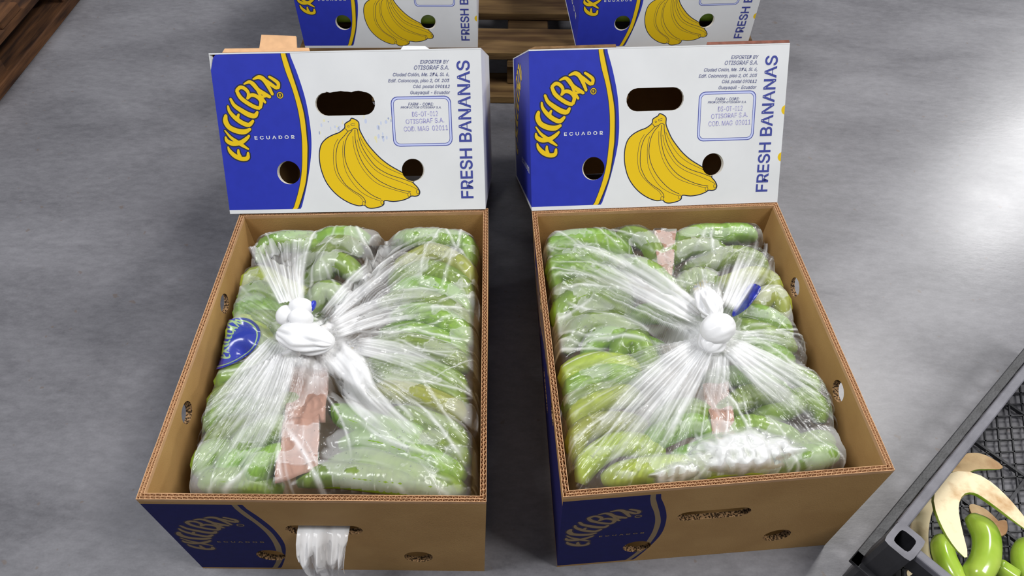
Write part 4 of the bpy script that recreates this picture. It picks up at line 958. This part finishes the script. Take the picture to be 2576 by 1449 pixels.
# square grid turned to the camera axes (it runs diagonal to the crate), heavier bars parallel and crosswise to the walls
g = .0225; e1 = (px(2570, 1062, .01) - px(2490, 1066, .01)).xy.normalized(); e2 = (px(2545, 1020, .01) - px(2562, 1170, .01)).xy.normalized(); cc = c0 + d1 * LA / 2 + d2 * LB / 2
for dr, of in ((e1, e2), (e2, e1)):
    for k in range(-26, 27):
        m0 = cc + of * (k * g); ts = [t for t in np.arange(-.45, .45, .004) if inside(m0 + dr * t)]
        if len(ts) > 2: bar2(m0 + dr * ts[0], m0 + dr * ts[-1], .0022, .008, .0115)
for k in range(1, 5):
    a = .018 + (LA - .036) * k / 5; bar2(cp(a, .018, 0).xy, cp(a, LB - .018, 0).xy, .0042, .006, .0125)
for k in range(1, 4):
    b_ = .018 + (LB - .036) * k / 4; bar2(cp(.018, b_, 0).xy, cp(LA - .018, b_, 0).xy, .0042, .006, .0125)
o = put(mk('bottom_lattice', V, Fc, PLAS, kind='stuff'), crate)

CREAMD = mat('browned_banana_flesh', (196, 168, 126), .65, .3, rgb2=(150, 112, 74), scale=22, ramp=(.42, .66), bump=.3, bscale=180, detail=5)
CREAM = mat('cut_banana_flesh', (236, 218, 180), .6, .3, rgb2=(186, 148, 102), scale=26, ramp=(.52, .72), bump=.3, bscale=180, detail=5)
def inb(v, r):
    r = r * (.55 if v.z > .09 else 1)
    w = v.xy - c0; a, b_ = max(w.dot(d1), .034 + r * .6), max(w.dot(d2), .012 + r); q = c0 + d1 * a + d2 * b_
    return Vector((q.x, q.y, v.z))
def half(pts, r, z0, label, up=True, skin=GREENG, flat=CREAM, tilt=0):
    """half of a banana cut lengthwise: flat flesh face up, green skin below"""
    P_ = catmull(pts, 8); d = np.r_[0, np.cumsum(np.linalg.norm(np.diff(P_, axis=0), axis=1))]; u = np.linspace(0, d[-1], 23); P_ = np.c_[[np.interp(u, d, P_[:, k]) for k in range(P_.shape[1])]].T
    W3 = [inb(px(a, b_, z0), r) for a, b_ in P_[:, :2]]; V, Fc, M = [], [], []
    T = [(W3[min(i + 1, 22)] - W3[max(i - 1, 0)]).normalized() for i in range(23)]; Ns = 12
    for i in range(23):
        x = i / 22; w = r * min(1, .12 + .95 * math.sin(math.pi * min(1, max(0, x)) ** .9) ** .7)
        s = T[i].cross(Vector((0, 0, 1))).normalized(); up_ = Vector((0, 0, 1)) + s * tilt
        for j in range(Ns):
            a = math.pi * j / (Ns - 1); lip = .88 if j in (0, Ns - 1) else 1.0; a = a if 0 < j < Ns - 1 else (math.pi * .04 if j == 0 else math.pi * .96)
            V.append(W3[i] + s * math.cos(a) * w * lip - up_ * math.sin(a) * w * .75 * (1 if 0 < j < Ns - 1 else -.1))
        V.append(W3[i] + up_ * .0006 - s * w * .0)
    K = Ns + 1
    for i in range(22):
        for j in range(Ns - 1): Fc.append((i * K + j, i * K + j + 1, (i + 1) * K + j + 1, (i + 1) * K + j)); M.append(0)
        Fc.append((i * K + Ns - 1, i * K + Ns, (i + 1) * K + Ns, (i + 1) * K + Ns - 1)); M.append(1)
        Fc.append((i * K + Ns, i * K, (i + 1) * K, (i + 1) * K + Ns)); M.append(1)
    c = sum(W3, Vector()) / 23
    root = empty('cut_banana', c, label, 'banana', 'cut bananas in the black crate')
    fs = [f for f, m in zip(Fc, M) if m == 0]; ff = [f for f, m in zip(Fc, M) if m == 1]
    put(mk('peel', V, fs, skin, smooth=True), root); put(mk('cut_flesh', V, ff, flat, smooth=True), root)
    return root
half([(2430,1402),(2398,1335),(2380,1265),(2402,1218),(2455,1216),(2515,1258),(2600,1340)], .0180, .105, 'large crescent half banana, cream cut side up, green rim, topmost in the black crate')
half([(2390,1190),(2430,1165),(2470,1160),(2522,1175)], .0150, .045, 'short browned half banana at the top of the crate pile', flat=CREAMD)
half([(2345,1430),(2318,1380),(2318,1310),(2350,1250)], .0125, .050, 'narrow cream banana slice standing beside the crate corner', skin=CREAM)
half([(2440,1270),(2475,1300),(2510,1330),(2530,1310)], .0150, .035, 'browned cream slice half hidden under the large crescent', skin=CREAMD, flat=CREAMD)
half([(2285,1452),(2300,1446),(2330,1470)], .010, .03, 'small cream banana piece below the crate corner', skin=CREAM)
def whole(pts, r, z0, label, skin=GREENG, stem=.35, tip=.3):
    p3 = np.array([tuple(inb(px(a, b_, z0 + dz), r)) for a, b_, dz in pts]); V, Fc, P_ = banana_mesh(p3, r, 22, 16, stem, tip)
    c = P_.mean(0); o = mk('green_banana', [Vector(v) - Vector(c) for v in V], Fc, skin, smooth=True, label=label, cat='banana', group='green bananas in the black crate'); o.location = c
whole([(2440,1300,0), (2478,1345,.006), (2478,1410,.008), (2440,1470,0)], .0175, .062, 'glossy green banana curving below the large cut crescent in the crate', stem=.5)
whole([(2368,1352,0), (2375,1400,.004), (2400,1450,.004), (2440,1500,0)], .0150, .050, 'short green banana nearest the crate corner', stem=.6)
whole([(2600,1360,0), (2572,1395,0), (2580,1440,0), (2620,1470,0)], .014, .03, 'green banana cut off by the right edge of the photo', stem=.5)
whole([(2500,1420,0), (2530,1440,0), (2560,1460,0)], .013, .04, 'small green banana end at the bottom of the crate', stem=.6)
